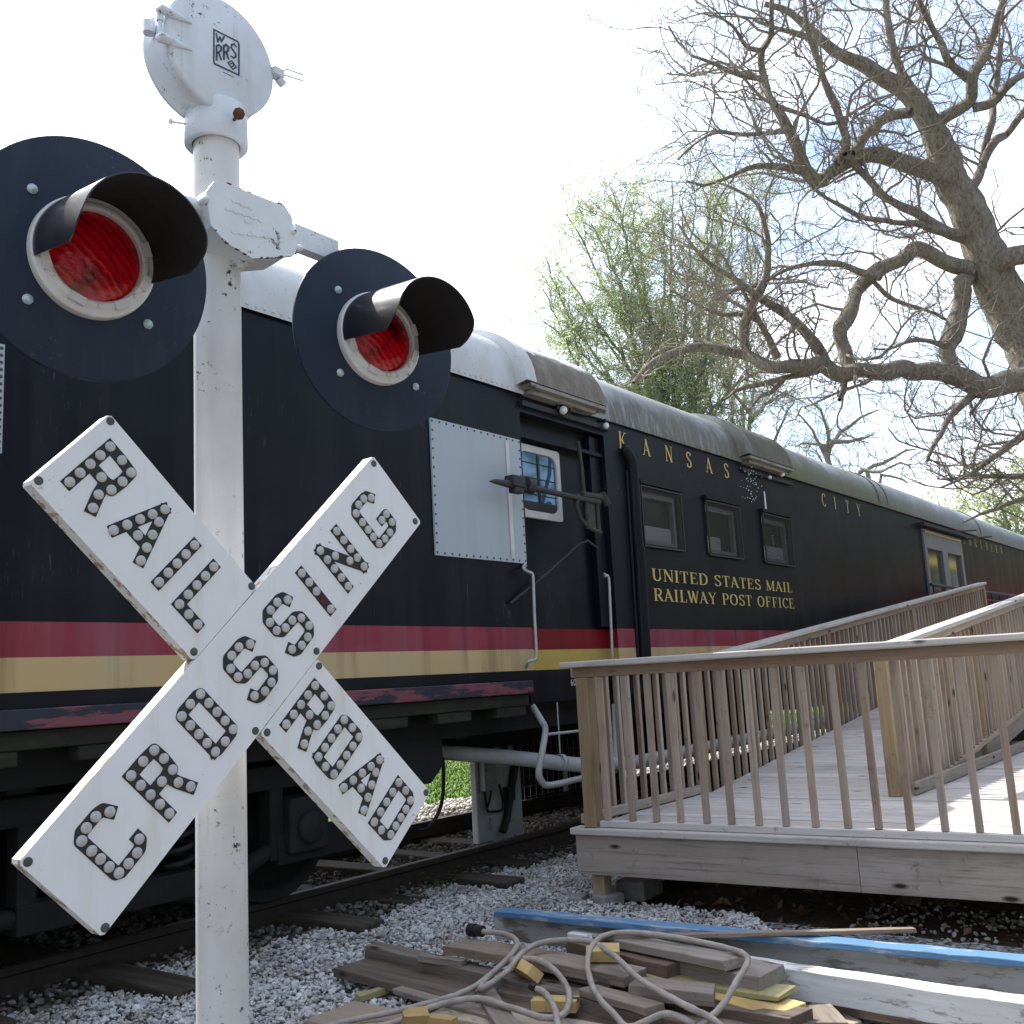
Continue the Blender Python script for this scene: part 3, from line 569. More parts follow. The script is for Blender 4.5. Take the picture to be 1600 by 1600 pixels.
# the three caged mail windows
for k,(a,b) in enumerate(WINS):
    mb=MB(); z0,z1=WZ
    for q in ((a,b,z1-.05,z1),(a,b,z0,z0+.045),(a,a+.03,z0+.046,z1-.051),(b-.045,b,z0+.046,z1-.051)): mb.bx(q[0],q[1],TW+.03,TW+.075,q[2],q[3])
    w=mb.build('mail_window',MT['frame_grey'],train)
    mb=MB(); mb.add([(a,TW+.085,z0),(b,TW+.085,z0),(b,TW+.085,z1),(a,TW+.085,z1)],[(0,1,2,3)]); mb.build('window_pane',MT['glass'],w)
    mb=MB(); bw=b-.06 if k!=1 else b-.30; mb.bx(a+.035,bw,TW+.062,TW+.074,z0+.048,z0+.185)
    if k==2: mb.bx(a+.42,a+.435,TW+.062,TW+.074,z0+.20,z0+.33)
    mb.build('window_blind',MT['blind'],w)
    mb=MB(); Ys=TW-.025; x0,x1,za,zb=a-.02,b+.04,z0-.03,z1+.04
    for s_ in (1,-1):
        for c in np.arange(-(zb-za)-.1,(x1-x0)+(zb-za)+.1,.030):
            # line x = x0+c + s*(z-za)
            seg=[]
            zz0,zz1=za,zb; xa_=x0+c; xb_=x0+c+s_*(zb-za)
            lo,hi=0.,1.
            for lim,sgn in ((x0,1),(x1,-1)):
                fa=(xa_-lim)*sgn; fb=(xb_-lim)*sgn
                if fa<0 and fb<0: lo=2; break
                if fa<0: lo=max(lo,fa/(fa-fb))
                elif fb<0: hi=min(hi,fa/(fa-fb))
            if hi-lo<.02: continue
            P=lambda t:V(xa_+(xb_-xa_)*t,Ys+s_*.002,za+(zb-za)*t)
            mb.tube([P(lo),P(hi)],.0029,4,False,0,False)
    for q in ((x0,x1,zb-.014,zb),(x0,x1,za,za+.014),(x0,x0+.012,za+.0145,zb-.0145),(x1-.012,x1,za+.0145,zb-.0145)): mb.bx(q[0],q[1],Ys-.008,Ys+.010,q[2],q[3])
    mb.build('wire_screen',MT['screen_wire'],w)
    mb=MB(); mb.bx(a-.04,b+.06,TW-.045,TW-.001,z1+.05,z1+.085); mb.build('window_hood',MT['coach_black'],w)
# double doors further along
mb=MB(); a,b,z0,z1=DBL; Yr=TW+.05
for q in ((a,b,z1-.12,z1),(a,a+.14,z0,z1-.121),(b-.14,b,z0,z1-.121),((a+b)/2-.16,(a+b)/2+.16,z0,z1-.30),(a+.141,b-.141,z1-.30+.001,z1-.121)): mb.bx(q[0],q[1],TW-.03,Yr,q[2],q[3])
dd=mb.build('double_door',MT['door_grey'],train)
for xa,xb in ((a+.14,(a+b)/2-.16),((a+b)/2+.16,b-.14)):
    mb=MB(); mb.bx(xa,xb,TW+.02,TW+.03,z0,z1-.30); mb.build('door_pane',MT['glass'],dd)
mb=MB(); mb.bx(a+.05,b-.1,TW-.05,TW-.031,z1-.06,z1-.035); mb.build('yellow_reflection_strip',MT['fresh_yellow'],dd)  # yellow strip painted in place of a reflection over the doors
mb=MB(); mb.bx(a-.2,b+.5,TW-.12,TW-.001,z1+.03,z1+.07); mb.tube([V(b-1.2,TW-.12,z1+.02),V(b-.7,TW-.45,z1+.05)],.015,6); mb.tube([V(b-.1,TW-.12,z1+.0),V(b+.4,TW-.45,z1+.03)],.015,6); mb.build('door_canopy_bar',MT['iron'],dd)
# lamps under the awnings, bead strand, dangling cord
for px,py,r in ((880,641,.035),(947,665,.026),(1222,741,.03),(1203,746,.022)):
    p=Wp(px,py,TW-.07); mb=MB(); mb.tube([p+V(0,.07,.05),p+V(0,.0,.05),p+V(0,0,.02)],.012,8); l=mb.build('outside_lamp',MT['iron'],train)
    mb=MB(); mb.lathe([(r*math.sin(math.pi*k/8),-r*math.cos(math.pi*k/8)) for k in range(9)],(p,V(1,0,0),V(0,1,0),V(0,0,1)),14); mb.build('bulb',MT['bulb_white'],l)
mb=MB(); mb.tube(smooth([Wp(868,622,TW-.04),Wp(872,636,TW-.05),Wp(880,650,TW-.05),Wp(890,642,TW-.05),Wp(888,626,TW-.04),Wp(874,628,TW-.05)]),.008,6); mb.build('coiled_wire',MT['iron'],train)
mb=MB(); r=np.random.default_rng(3)
for k in range(60):
    t=r.uniform(0,1); p=Wp(1178+r.normal(0,8)-6*t,726+58*t+r.normal(0,2),TW-.02-.03*r.uniform()); q=r.uniform(.004,.007)
    mb.lathe([(q*math.sin(math.pi*i/4),-q*math.cos(math.pi*i/4)) for i in range(5)],(p,V(1,0,0),V(0,1,0),V(0,0,1)),6)
mb.build('bead_strand',MT['bulb_white'],train)
mb=MB(); mb.tube([Wp(1194,768,TW-.03),Wp(1197,800,TW-.03)],[.009,.012],6); mb.build('white_cord',MT['bulb_white'],train)
# ---- painted lettering, roman serif built from pen strokes
TH,TN=.168,.072
def gl(ch):
    def arcp(cx,cy,rx,ry,a0,a1,n=14): return ('c',[(cx+rx*math.cos(R_(a0+(a1-a0)*k/n)),cy+ry*math.sin(R_(a0+(a1-a0)*k/n))) for k in range(n+1)])
    L=lambda *a:('l',)+a
    sf=lambda x,y,h=.14:('l',x-h,y+(.022 if y<.5 else -.022),x+h,y+(.022 if y<.5 else -.022),.045)
    if ch=='I': return [L(.2,0,.2,1,TH),sf(.2,0,.17),sf(.2,1,.17)],.42
    if ch=='L': return [L(.2,0,.2,1,TH),sf(.2,1,.17),L(.04,.025,.68,.025,.05),L(.66,0,.66,.26,.05)],.74
    if ch=='T': return [L(.38,0,.38,1,TH),sf(.38,0,.17),L(.03,.975,.73,.975,.05),L(.05,1,.05,.74,.05),L(.71,1,.71,.74,.05)],.78
    if ch in 'EF':
        o=[L(.2,0,.2,1,TH),L(.04,.975,.66,.975,.05),L(.64,1,.64,.76,.05),L(.2,.52,.52,.52,.05),L(.5,.40,.5,.64,.045)]
        return o+([L(.04,.025,.70,.025,.05),L(.68,0,.68,.26,.05)] if ch=='E' else [sf(.2,0,.18)]),.76
    if ch=='A': return [L(.08,0,.40,1,TN),L(.38,1,.74,0,TH),L(.19,.33,.60,.33,.045),sf(.08,0,.12),sf(.74,0,.15)],.84
    if ch=='N': return [L(.14,0,.14,1,TN),L(.74,0,.74,1,TN),L(.15,1,.72,0,TH),sf(.14,0,.13),L(.0,.978,.2,.978,.045),sf(.74,1,.13)],.88
    if ch=='M': return [L(.14,0,.14,1,TN),L(.88,0,.88,1,TH),L(.14,1,.48,.05,TH),L(.48,.05,.86,1,TN),sf(.14,0,.13),sf(.88,0,.17),L(.0,.978,.2,.978,.045),L(.86,.978,1.04,.978,.045)],1.06
    if ch=='W': return [L(.08,1,.34,0,TH),L(.34,0,.55,1,TN),L(.50,1,.76,0,TH),L(.76,0,.98,1,TN),sf(.08,1,.13),sf(.98,1,.12)],1.06
    if ch=='Y': return [L(.1,1,.42,.45,TH),L(.74,1,.42,.45,TN),L(.42,0,.42,.47,TH),sf(.42,0,.17),sf(.1,1,.14),sf(.74,1,.13)],.84
    if ch=='K': return [L(.2,0,.2,1,TH),L(.22,.38,.68,1,TN),L(.36,.58,.74,0,TH),sf(.2,0,.17),sf(.2,1,.17),sf(.74,0,.14),sf(.68,1,.13)],.86
    if ch=='U': return [L(.2,.3,.2,1,TH),arcp(.45,.3,.25,.28,180,360),L(.70,.3,.70,1,TN),sf(.2,1,.17),sf(.70,1,.13)],.88
    if ch=='H': return [L(.2,0,.2,1,TH),L(.72,0,.72,1,TH),L(.2,.52,.72,.52,.05),sf(.2,0,.17),sf(.2,1,.17),sf(.72,0,.17),sf(.72,1,.17)],.94
    if ch=='S': return [('c',[(.60,.80),(.56,.90),(.46,.965),(.34,.975),(.21,.93),(.13,.83),(.14,.70),(.24,.60),(.40,.50),(.55,.40),(.62,.27),(.58,.13),(.46,.035),(.32,.02),(.18,.07),(.10,.2)]),L(.62,.76,.62,.99,.045),L(.09,.01,.09,.25,.045)],.74
    if ch=='C': return [arcp(.48,.5,.36,.48,40,320,22),L(.77,.74,.77,.99,.045),],.86
    if ch=='O': return [arcp(.48,.5,.36,.48,0,360,28)],.96
    if ch=='D': return [L(.2,0,.2,1,TH),L(.05,.975,.42,.975,.05),L(.05,.025,.42,.025,.05),arcp(.40,.5,.38,.475,-90,90,18)],.90
    if ch in 'PR':
        o=[L(.2,0,.2,1,TH),L(.05,.975,.42,.975,.05),L(.2,.48,.42,.48,.05),arcp(.42,.727,.24,.248,-90,90,14),sf(.2,0,.18)]
        return o+([L(.42,.48,.72,0,TH),sf(.74,0,.13)] if ch=='R' else []),(.84 if ch=='R' else .74)
    if ch=='6': return [arcp(.32,.3,.22,.28,0,360,18),('c',[(.12,.35),(.15,.65),(.28,.88),(.45,.98)])],.64
    if ch=='0': return [arcp(.32,.5,.24,.48,0,360,20)],.66
    if ch=='-': return [L(.1,.45,.4,.45,.1)],.5
    return [],.4
def strokes_mesh(mb,word,fr,h,adv=None,gap=.08,wfit=None,only=None,cond=1.0):
    o,u,v,w=fr; k=0; wi=0
    total=sum((gl(c)[1] if c!=' ' else .45)+gap for c in word)
    sx=cond
    if wfit: sx=wfit/(total*h)
    x=0
    for i,c in enumerate(word):
        if c==' ': x+=.45+gap; wi+=1; continue
        g,a=gl(c)
        if only is not None and wi!=only: x+=a+gap; continue
        ox=(x*h*sx) if adv is None else i*adv
        def P(px,py): return o+u*(ox+px*h*sx)+v*(py*h)+w*(.0004*(k%9))
        for st in g:
            k+=1
            if st[0]=='l':
                _,xa,ya,xb,yb,wd=st; d=np.array([xb-xa,yb-ya]); L=np.linalg.norm(d); n=np.array([-d[1],d[0]])/L*wd/2
                if abs(d[1])>.3 and abs(d[0])>.05: n=np.array([-wd/2*1.08,0])   # diagonals cut flat
                mb.add([P(xa+n[0],ya+n[1]),P(xb+n[0],yb+n[1]),P(xb-n[0],yb-n[1]),P(xa-n[0],ya-n[1])],[(0,1,2,3)])
            else:
                pts=st[1]; vs=[]
                for q in range(len(pts)):
                    p0=np.array(pts[max(q-1,0)]);p1=np.array(pts[min(q+1,len(pts)-1)])
                    if q in(0,len(pts)-1) and np.hypot(*(np.array(pts[0])-pts[-1]))<1e-6: p0=np.array(pts[-2]);p1=np.array(pts[1])
                    d=p1-p0; d/=np.linalg.norm(d); wd=TN*.85+(TH-TN*.85)*abs(d[1])**1.3; n=np.array([-d[1],d[0]])*wd/2
                    vs+= [P(pts[q][0]+n[0],pts[q][1]+n[1]),P(pts[q][0]-n[0],pts[q][1]-n[1])]
                mb.add(vs,[(2*q,2*q+1,2*q+3,2*q+2) for q in range(len(pts)-1)])
        x+=a+gap
WF=lambda x,z:(V(x,TW-.003,z),V(1,0,0),V(0,0,1),V(0,-1,0))
for word,x,z,h,kw,mt in (('KANSAS',7.54,3.387,.155,dict(adv=.418,cond=1.05),'gold'),('CITY',12.38,3.37,.165,dict(adv=.43),'gold'),('SOUTHERN',19.2,3.385,.15,dict(adv=.415),'gold_faded'),('UNITED STATES MAIL',7.94,2.233,.110,dict(wfit=3.22),'gold'),('RAILWAY POST OFFICE',7.95,2.052,.112,dict(wfit=3.22),'gold')):
    for wi,wd_ in enumerate(word.split(' ')):
        mb=MB(); strokes_mesh(mb,word,WF(x,z),h,only=wi,**kw); o=mb.build('lettering',MT[mt],train); o['label']='gold serif lettering '+wd_
mb=MB(); strokes_mesh(mb,'60-F',WF(6.56,1.355),.05,gap=.1); o=mb.build('lettering',MT['panel_frame'],train); o['label']='small white stencilled number on the lower sill'
# ---- underframe and running gear
mb=MB(); mb.bx(X0,X1,5.7,6.3,.85,1.245); mb.bx(X0,X1,4.75,4.85,1.05,1.245); mb.bx(X0,X1,7.2,7.3,1.05,1.245)
for x in np.arange(-4,30,1.6): mb.bx(x,x+.14,4.86,7.19,1.02,1.24)
mb.build('underframe',MT['grime'],train)
mb=MB(); mb.bx(-4,4.95,6.75,7.25,.16,1.22); mb.build('battery_box',MT['grime'],train,bevel=.02)
mb=MB(); mb.bx(8.9,15.6,6.9,7.3,.27,1.2); mb.build('equipment_box',MT['grime'],train,bevel=.02)
mb=MB(); mb.bx(15.6,20.4,6.5,7.3,.72,1.2); mb.bx(20.41,40,6.5,7.3,.2,1.2); mb.build('equipment_box',MT['grime'],train,bevel=.02)
xe=at(692,1190,1,4.98)[0]; zb_=at(660,1226,1,4.98)[2]; boxt=[(4.5,zb_+.05),(4.6,zb_),(xe-.13,zb_),(xe,zb_+.11),(xe,1.08),(4.5,1.08)]
mb=MB(); mb.prism(boxt,(V(0,0,0),V(1,0,0),V(0,0,1),V(0,1,0)),4.98,5.6); mb.bx(4.75,4.83,5.1,5.3,1.085,1.24); mb.bx(5.3,5.38,5.1,5.3,1.085,1.24); mb.build('generator_box',MT['tank_navy'],train,bevel=.03)
def wheel(x,parent):
    mb=MB(); fr=(V(x,5.28,.165+.457),V(1,0,0),V(0,0,1),V(0,-1,0))
    mb.lathe([(0,.10),(.10,.10),(.12,.06),(.14,.03),(.33,.0),(.37,.02),(.385,.05),(.457,.05),(.462,-.06),(.49,-.07),(.49,-.09),(.36,-.09),(.3,-.04),(.0,-.04)],fr,48); w=mb.build('wheel',MT['grime'],parent)
    mb=MB(); mb.lathe([(.463,.045),(.463,-.05),(.39,-.05),(.39,.055),(.463,.052)],fr,48); mb.build('tyre',MT['grime_light'],w)
tr=MB()
for a,b,z0,z1 in ((1.05,5.1,.86,1.0),(1.2,2.1,.42,.60),(4.05,4.75,.42,.60),(2.5,3.7,.36,.5)): tr.bx(a,b,4.93,5.06,z0,z1)
for x in (1.35,1.95,2.55,3.55,4.05,4.7): tr.bx(x-.05,x+.05,4.94,5.05,.45,.9)
tr.tube([V(1.1,4.99,.93),V(2.3,4.99,.44),V(3.85,4.99,.44),V(5.05,4.99,.93)],.05,8)
bog=tr.build('wheel_truck',MT['grime'],train,bevel=.01)
for x in (1.75,4.25): wheel(x,bog)
for x in (1.75,4.25):
    mb=MB(); mb.bx(x-.15,x+.15,4.88,5.1,.48,.80); mb.lathe([(.10,0),(.10,.03),(.0,.05)],(V(x,4.88,.62),V(1,0,0),V(0,0,1),V(0,-1,0)),20); mb.build('axle_box',MT['grime_light'],bog,bevel=.015)
for x in (2.8,3.1,3.4):
    mb=MB(); pts=[V(x+.07*math.cos(a),4.98+.07*math.sin(a),.5+.36*a/(2*math.pi*5)) for a in np.linspace(0,2*math.pi*5,80)]; mb.tube(pts,.016,6); mb.build('coil_spring',MT['grime_light'],bog)
# plate steps and stirrup beside the deck
st=smooth([Wp(832,1103,TW+.1),Wp(846,1126,TW+.02),Wp(852,1140,TW),Wp(848,1170,TW-.02),Wp(842,1205,TW-.02),Wp(846,1220,TW-.02),Wp(858,1227,TW-.02),Wp(905,1217,TW-.02),Wp(955,1206,TW-.02),Wp(962,1190,TW-.02),Wp(960,1100,TW-.02)],5)
mb=MB(); mb.tube(st,.024,8); s1=mb.build('step_stirrup',MT['pvc'],train)
mb=MB(); mb.tube([Wp(850,1148,TW),Wp(905,1142,TW),Wp(955,1137,TW)],.012,6); mb.build('step_rung',MT['pvc'],s1)
mb=MB(); mb.tube(smooth([Wp(400,1172,4.95),Wp(470,1176,4.95),Wp(560,1130,4.9),Wp(640,1112,4.9),Wp(700,1122,4.9),Wp(780,1110,4.9),Wp(900,1098,4.9)]),.007,6); mb.build('loose_wire',MT['orange_wire'],train)
mb=MB(); mb.tube(smooth([Wp(692,1185,5.0),Wp(693,1225,5.05),Wp(688,1262,5.1),Wp(672,1290,5.15),Wp(655,1296,5.2),Wp(640,1290,5.3)]),.014,8); mb.build('drain_hose',MT['black_rubber'],train)
# grey pipe slung along the underside
mb=MB(); P=[Wp(660,1172,5.35),Wp(700,1176,5.2),Wp(800,1184,4.85),Wp(905,1195,4.5),Wp(955,1194,4.45),Wp(1010,1188,4.45),Wp(1150,1158,4.45),Wp(1330,1122,4.45),Wp(1450,1100,4.45)]
mb.tube(smooth(P,4),.056,16); pipe=mb.build('drain_pipe',MT['pvc'],None); tag(pipe,'long grey plastic pipe slung along beneath the black coach','pipe')
mb=MB(); q=Wp(876,1191,4.58); mb.lathe([(.058,-.015),(.062,-.015),(.062,.015),(.058,.015)],(q,V(0,1,0),V(0,0,1),V(.85,-.5,0)/np.linalg.norm([.85,.5])),20); mb.tube([q+V(0,0,.07),q+V(0,0,.45)],.006,6); mb.build('pipe_strap',MT['zinc'],pipe)
# white pier with electrics, wire fence behind
pier=thing('support_pier','white painted pier with meter box and conduit standing between the rails under the coach','pier',(7.35,6.0,0))
a=at(748,1305,1,5.9)[0]; b=at(818,1290,1,5.9)[0]
mb=MB(); mb.bx(a,b,5.9,5.97,-.03,1.24); mb.build('pier_body',MT['pier_white'],pier,bevel=.01)
Q=lambda px,py,y=5.86:at(px,py,1,y)
mb=MB(); c=Q(762,1208); mb.box(c,(.17,.07,.30)); mb.box(c+V(0,-.04,.05),(.12,.02,.07)); mb.box(c+V(0,-.04,-.07),(.12,.02,.05)); mb.build('meter_box',MT['meter_grey'] if 'meter_grey' in MT else MT['box_grey'],pier,bevel=.008)
mb=MB(); mb.tube([Q(812,1135),Q(806,1190),Q(798,1240),Q(792,1280),Q(785,1300)],.035,8); mb.box(Q(796,1240),(.10,.06,.12)); mb.tube([Q(777,1148),Q(790,1170)],.03,8); mb.build('conduit',MT['iron'],pier)
mb=MB(); mb.tube(smooth([Q(765,1150),Q(772,1190),Q(766,1245),Q(761,1265),Q(770,1268),Q(786,1262),Q(780,1225)]),.011,6); mb.tube([Q(757,1235),Q(760,1262)],.012,6); mb.build('cable_loop',MT['black_rubber'],pier)
mb=MB(); mb.tube([Q(768,1298),Q(768,1278),Q(774,1277)],.012,6); mb.build('stub_pipe',MT['pvc'],pier)
mb=MB()
x0=at(820,1250,1,6.9)[0]; x1=at(1000,1250,1,6.9)[0]
for x in np.arange(x0,x1,.11): mb.tube([V(x,6.9,-.03),V(x,6.9,.82)],.004,4,False)
for z in np.arange(.05,.85,.11): mb.tube([V(x0,6.903,z),V(x1,6.903,z)],.004,4,False)
wf=mb.build('wire_fence',MT['frame_grey']); tag(wf,'low rusty wire mesh fence panel right of the white pier beneath the coach','wire fence')
mb=MB(); mb.bx(x0,x1,7.15,7.18,-.03,.86); o=mb.build('skirt_board',MT['grime']); tag(o,'dark backing board standing behind the wire fence under the coach','board')
mb=MB(); mb.tube([at(882,1195,1,6.8),at(887,1293,1,6.8)],.03,8); o=mb.build('fence_post',MT['pvc']); tag(o,'thin pale post beside the wire fence beneath the coach','post')
# ================================================================== THE CROSSING SIGNAL
PX,PY=1.4886,2.0126
PHI=-0.0725672
sig=thing('crossing_signal','white railroad crossing signal mast with crossbuck, two red flashing lights and a round top case','crossing signal',(PX,PY,0))
def frame(o,phi,tilt=0.0):
    h=V(math.cos(phi),math.sin(phi),0); n=V(math.sin(phi)*math.cos(tilt),-math.cos(phi)*math.cos(tilt),math.sin(tilt)); v=np.cross(n,h); return (np.array(o,float),h,v,n)
zc=at(338,205,1,PY)[2]; zcb=at(338,232,1,PY)[2]; zct=at(338,170,1,PY)[2]
mb=MB(); mb.tube([V(PX,PY,-.05),V(PX,PY,.8),V(PX,PY,1.6),V(PX,PY,zct)],.0572,40); mb.build('pole',MT['pole_white'],sig)
mb=MB(); fr=(V(PX,PY,0),V(1,0,0),V(0,1,0),V(0,0,1)); mb.lathe([(.060,zcb+.004),(.074,zcb),(.079,zcb+.006),(.079,zct-.012),(.072,zct),(.0,zct)],fr,48)
col=mb.build('pole_collar',MT['case_white'],sig)
fcF=frame((PX,PY,0),PHI)
mb=MB(); q=at(366,187,1,PY-.082); q2=at(373,178,1,PY-.125); mb.tube([q,q2],.0045,8); d=(q2-q)/np.linalg.norm(q2-q); uu=np.cross(d,V(0,0,1)); uu/=np.linalg.norm(uu); mb.lathe([(0,-.004),(.0145,-.004),(.0145,.006),(.0,.006)],(q2,uu,np.cross(d,uu),d),8); mb.build('thumb_screw',MT['rust'],col)
mb=MB(); q=at(291,194,1,PY); q2=at(268,190,1,PY); mb.tube([q,q2],.003,8); mb.tube([q2,q2+(q2-q)*.1],.007,8); mb.build('set_screw',MT['case_white'],col)
# round case
cf=at(347,84,1,PY-.062); frc=frame(cf,PHI); Rc=.157
mb=MB(); mb.lathe([(0,.0),(Rc-.008,.0),(Rc,-.004),(Rc+.001,-.012),(Rc,-.086),(Rc+.006,-.089),(Rc+.006,-.100),(Rc-.002,-.104),(Rc-.02,-.13),(0,-.135)],frc,72)
case=mb.build('round_case',MT['case_white'],sig)
def onface(px,py,fr,lift=0.0):
    o,u,v,w=fr; r=ray(px,py); t=((o+w*lift-EYE)@w)/(r@w); return EYE+t*r
def face_stroke(mb,pts,fr,width,lift,th=.0006):
    o,u,v,w=fr; P=[onface(x,y,fr,lift)-o for x,y in pts]; P=[np.array([p@u,p@v]) for p in P]
    for i,(a,b) in enumerate(zip(P[:-1],P[1:])):
        d=(b-a)/np.linalg.norm(b-a); n=np.array([-d[1],d[0]])*width/2; a2=a-d*width*.35; b2=b+d*width*.35
        mb.prism([a2-n,b2-n,b2+n,a2+n],fr,lift,lift+th+.00013*(i%5))
z=lambda *p:[(290+x/13.333,20+y/13.333) for x,y in p]
mb=MB()
face_stroke(mb,z((590,350),(1085,600),(1110,650),(1110,1300),(600,1060),(588,1010),(590,350)),frc,.0042,.0004)
face_stroke(mb,z((640,435),(668,605),(715,500),(745,600),(800,500)),frc,.0042,.0004)
face_stroke(mb,z((648,985),(645,690),(700,668),(745,715),(740,770),(690,825),(650,835)),frc,.0044,.0012)
face_stroke(mb,z((690,825),(742,975)),frc,.0044,.002)
face_stroke(mb,z((800,965),(795,690),(850,665),(900,720),(880,790),(850,815),(800,830)),frc,.0052,.0012)
face_stroke(mb,z((850,815),(895,955)),frc,.005,.002)
face_stroke(mb,z((1052,705),(1010,650),(960,665),(950,725),(1000,800),(1045,860),(1045,915),(1000,940),(950,905)),frc,.0044,.0004)
face_stroke(mb,z((880,1035),(965,998),(1058,1135),(985,1178),(880,1035)),frc,.0028,.0012); face_stroke(mb,z((935,1060),(990,1050),(1000,1110),(950,1120)),frc,.0028,.0004)
face_stroke(mb,z((780,1235),(1020,1345)),frc,.0014,.0004)
em=mb.build('painted_emblem',MT['emblem_ink'],case); em['label']='dark blue diamond emblem with the letters W RRS'
mb=MB()
for (x,y,x2,y2) in ((252,14,300,36),(252,58,300,78)):
    a=onface(x,y,frc,.004); b=onface(x2,y2,frc,.002); mb.tube([a+frc[3]*-.01,a,a*.5+b*.5,b],[.011,.013,.009,.002],8)
a=onface(250,22,frc,-.004); b=onface(250,58,frc,-.004); mb.tube([a,b],.0055,8); mb.tube([a,a*.7+b*.3],.009,8); mb.tube([a+frc[1]*-.004+frc[3]*-.045,b*.5+a*.5+frc[1]*-.004+frc[3]*-.045],.015,10)
mb.build('hinge',MT['case_white'],case)
mb=MB(); a=onface(437,118,frc,-.01); mb.box(a+V(-.012,0,0),(.034,.03,.022)); mb.tube([a+V(-.006,0,-.012),a+V(.012,0,-.022)],.012,8)
lp=[onface(x,y,frc,.0) for x,y in ((440,112),(448,108),(474,117),(473,126),(447,118),(440,118))]; mb.tube(lp,.0028,6); mb.build('latch',MT['case_white'],case,bevel=.003)
mb=MB(); a=onface(302,158,frc,-.045)+V(0,0,.0); mb.box(a+V(0,.0,.004),(.05,.03,.008)); mb.tube([a,a+V(-.004,-.004,-.016)],.008,8); mb.build('case_clip',MT['case_white'],case)
# crossarm casting
yf=PY-.125
zoomb=[(322,300),(335,283),(342,282),(445,322),(456,338),(459,358),(466,386),(459,400),(395,404),(352,378),(330,352),(325,322)]
frb=frame((PX,yf,0),PHI*1.6)
pl=[onface(x,y,frb)-frb[0] for x,y in zoomb]; pl=[(p@frb[1],p@frb[2]) for p in pl]
cxy=np.mean(pl,axis=0)
mb=MB(); mb.prism(pl[::-1],frb,-.012,0.0); mb.prism([tuple(cxy+(np.array(p)-cxy)*.95) for p in pl[::-1]],frb,-.125,-.013); br=mb.build('crossarm_bracket',MT['bracket_white'],sig,bevel=.006)
mb=MB()
for ln in (((362,312),(395,327)),((352,325),(410,345)),((382,344),(392,348)),((362,362),(430,372))):
    (xa,ya),(xb,yb)=ln; n=max(2,int((xb-xa)/6)); 
    for k in range(n):
        t=(k+.15)/n; t2=(k+.7)/n; face_stroke(mb,[(xa+(xb-xa)*t,ya+(yb-ya)*t),(xa+(xb-xa)*t2,ya+(yb-ya)*t2+((-1)**k)*1.5)],frb,.0065,.0003,.0012)
mb.build('cast_text',MT['bracket_white'],br)
mb=MB(); zA=2.335
arm=[V(1.18,1.955,2.47),V(1.25,1.95,2.55),V(PX-.1,1.955,2.585),V(PX,1.955,2.59),V(PX+.2,1.95,2.595),V(1.83,1.945,2.592),V(1.885,1.95,2.57),V(1.89,1.955,2.40)]
mb.tube(smooth(arm,4),.024,16); mb.box(V(1.735,1.93,2.594),(.15,.035,.062),None); cr=mb.build('crossarm',MT['bracket_white'],sig,bevel=.004)
gg=np.random.default_rng(12)
for (xa,ya),(xb,yb) in (((331,353),(353,379)),((353,379),(395,404)),((395,404),(459,400)),((459,400),(466,386)),((342,282),(445,322)),((327,300),(335,283))):
    L=math.hypot(xb-xa,yb-ya); t=0
    while t<1:
        d=gg.uniform(2,9)/L
        if gg.uniform()<.55:
            P=[onface(xa+(xb-xa)*q+gg.normal(0,.5),ya+(yb-ya)*q+gg.normal(0,.5),frb,-.002) for q in np.linspace(t,min(t+d,1),4)]; mb=MB(); mb.tube(P,gg.uniform(.0014,.0034),5); mb.build('rust_chip',MT['rust'],br)
        t+=d
for px,py in ((320,312),(458,362),(468,388)):
    mb=MB(); q=onface(px,py,frb,.0); mb.lathe([(.0,.012),(.006,.010),(.009,.004),(.009,-.02)],(q,)+frb[1:],10); mb.build('bolt',MT['bracket_white'],br)
mb=MB(); q=onface(374,402,frb,-.06); mb.tube([q+V(0,0,.02),q+V(0,0,-.02)],.020,8); mb.tube([q+V(0,0,-.0),q+V(0,0,-.03)],.013,6); mb.build('hex_plug',MT['bracket_white'],br)
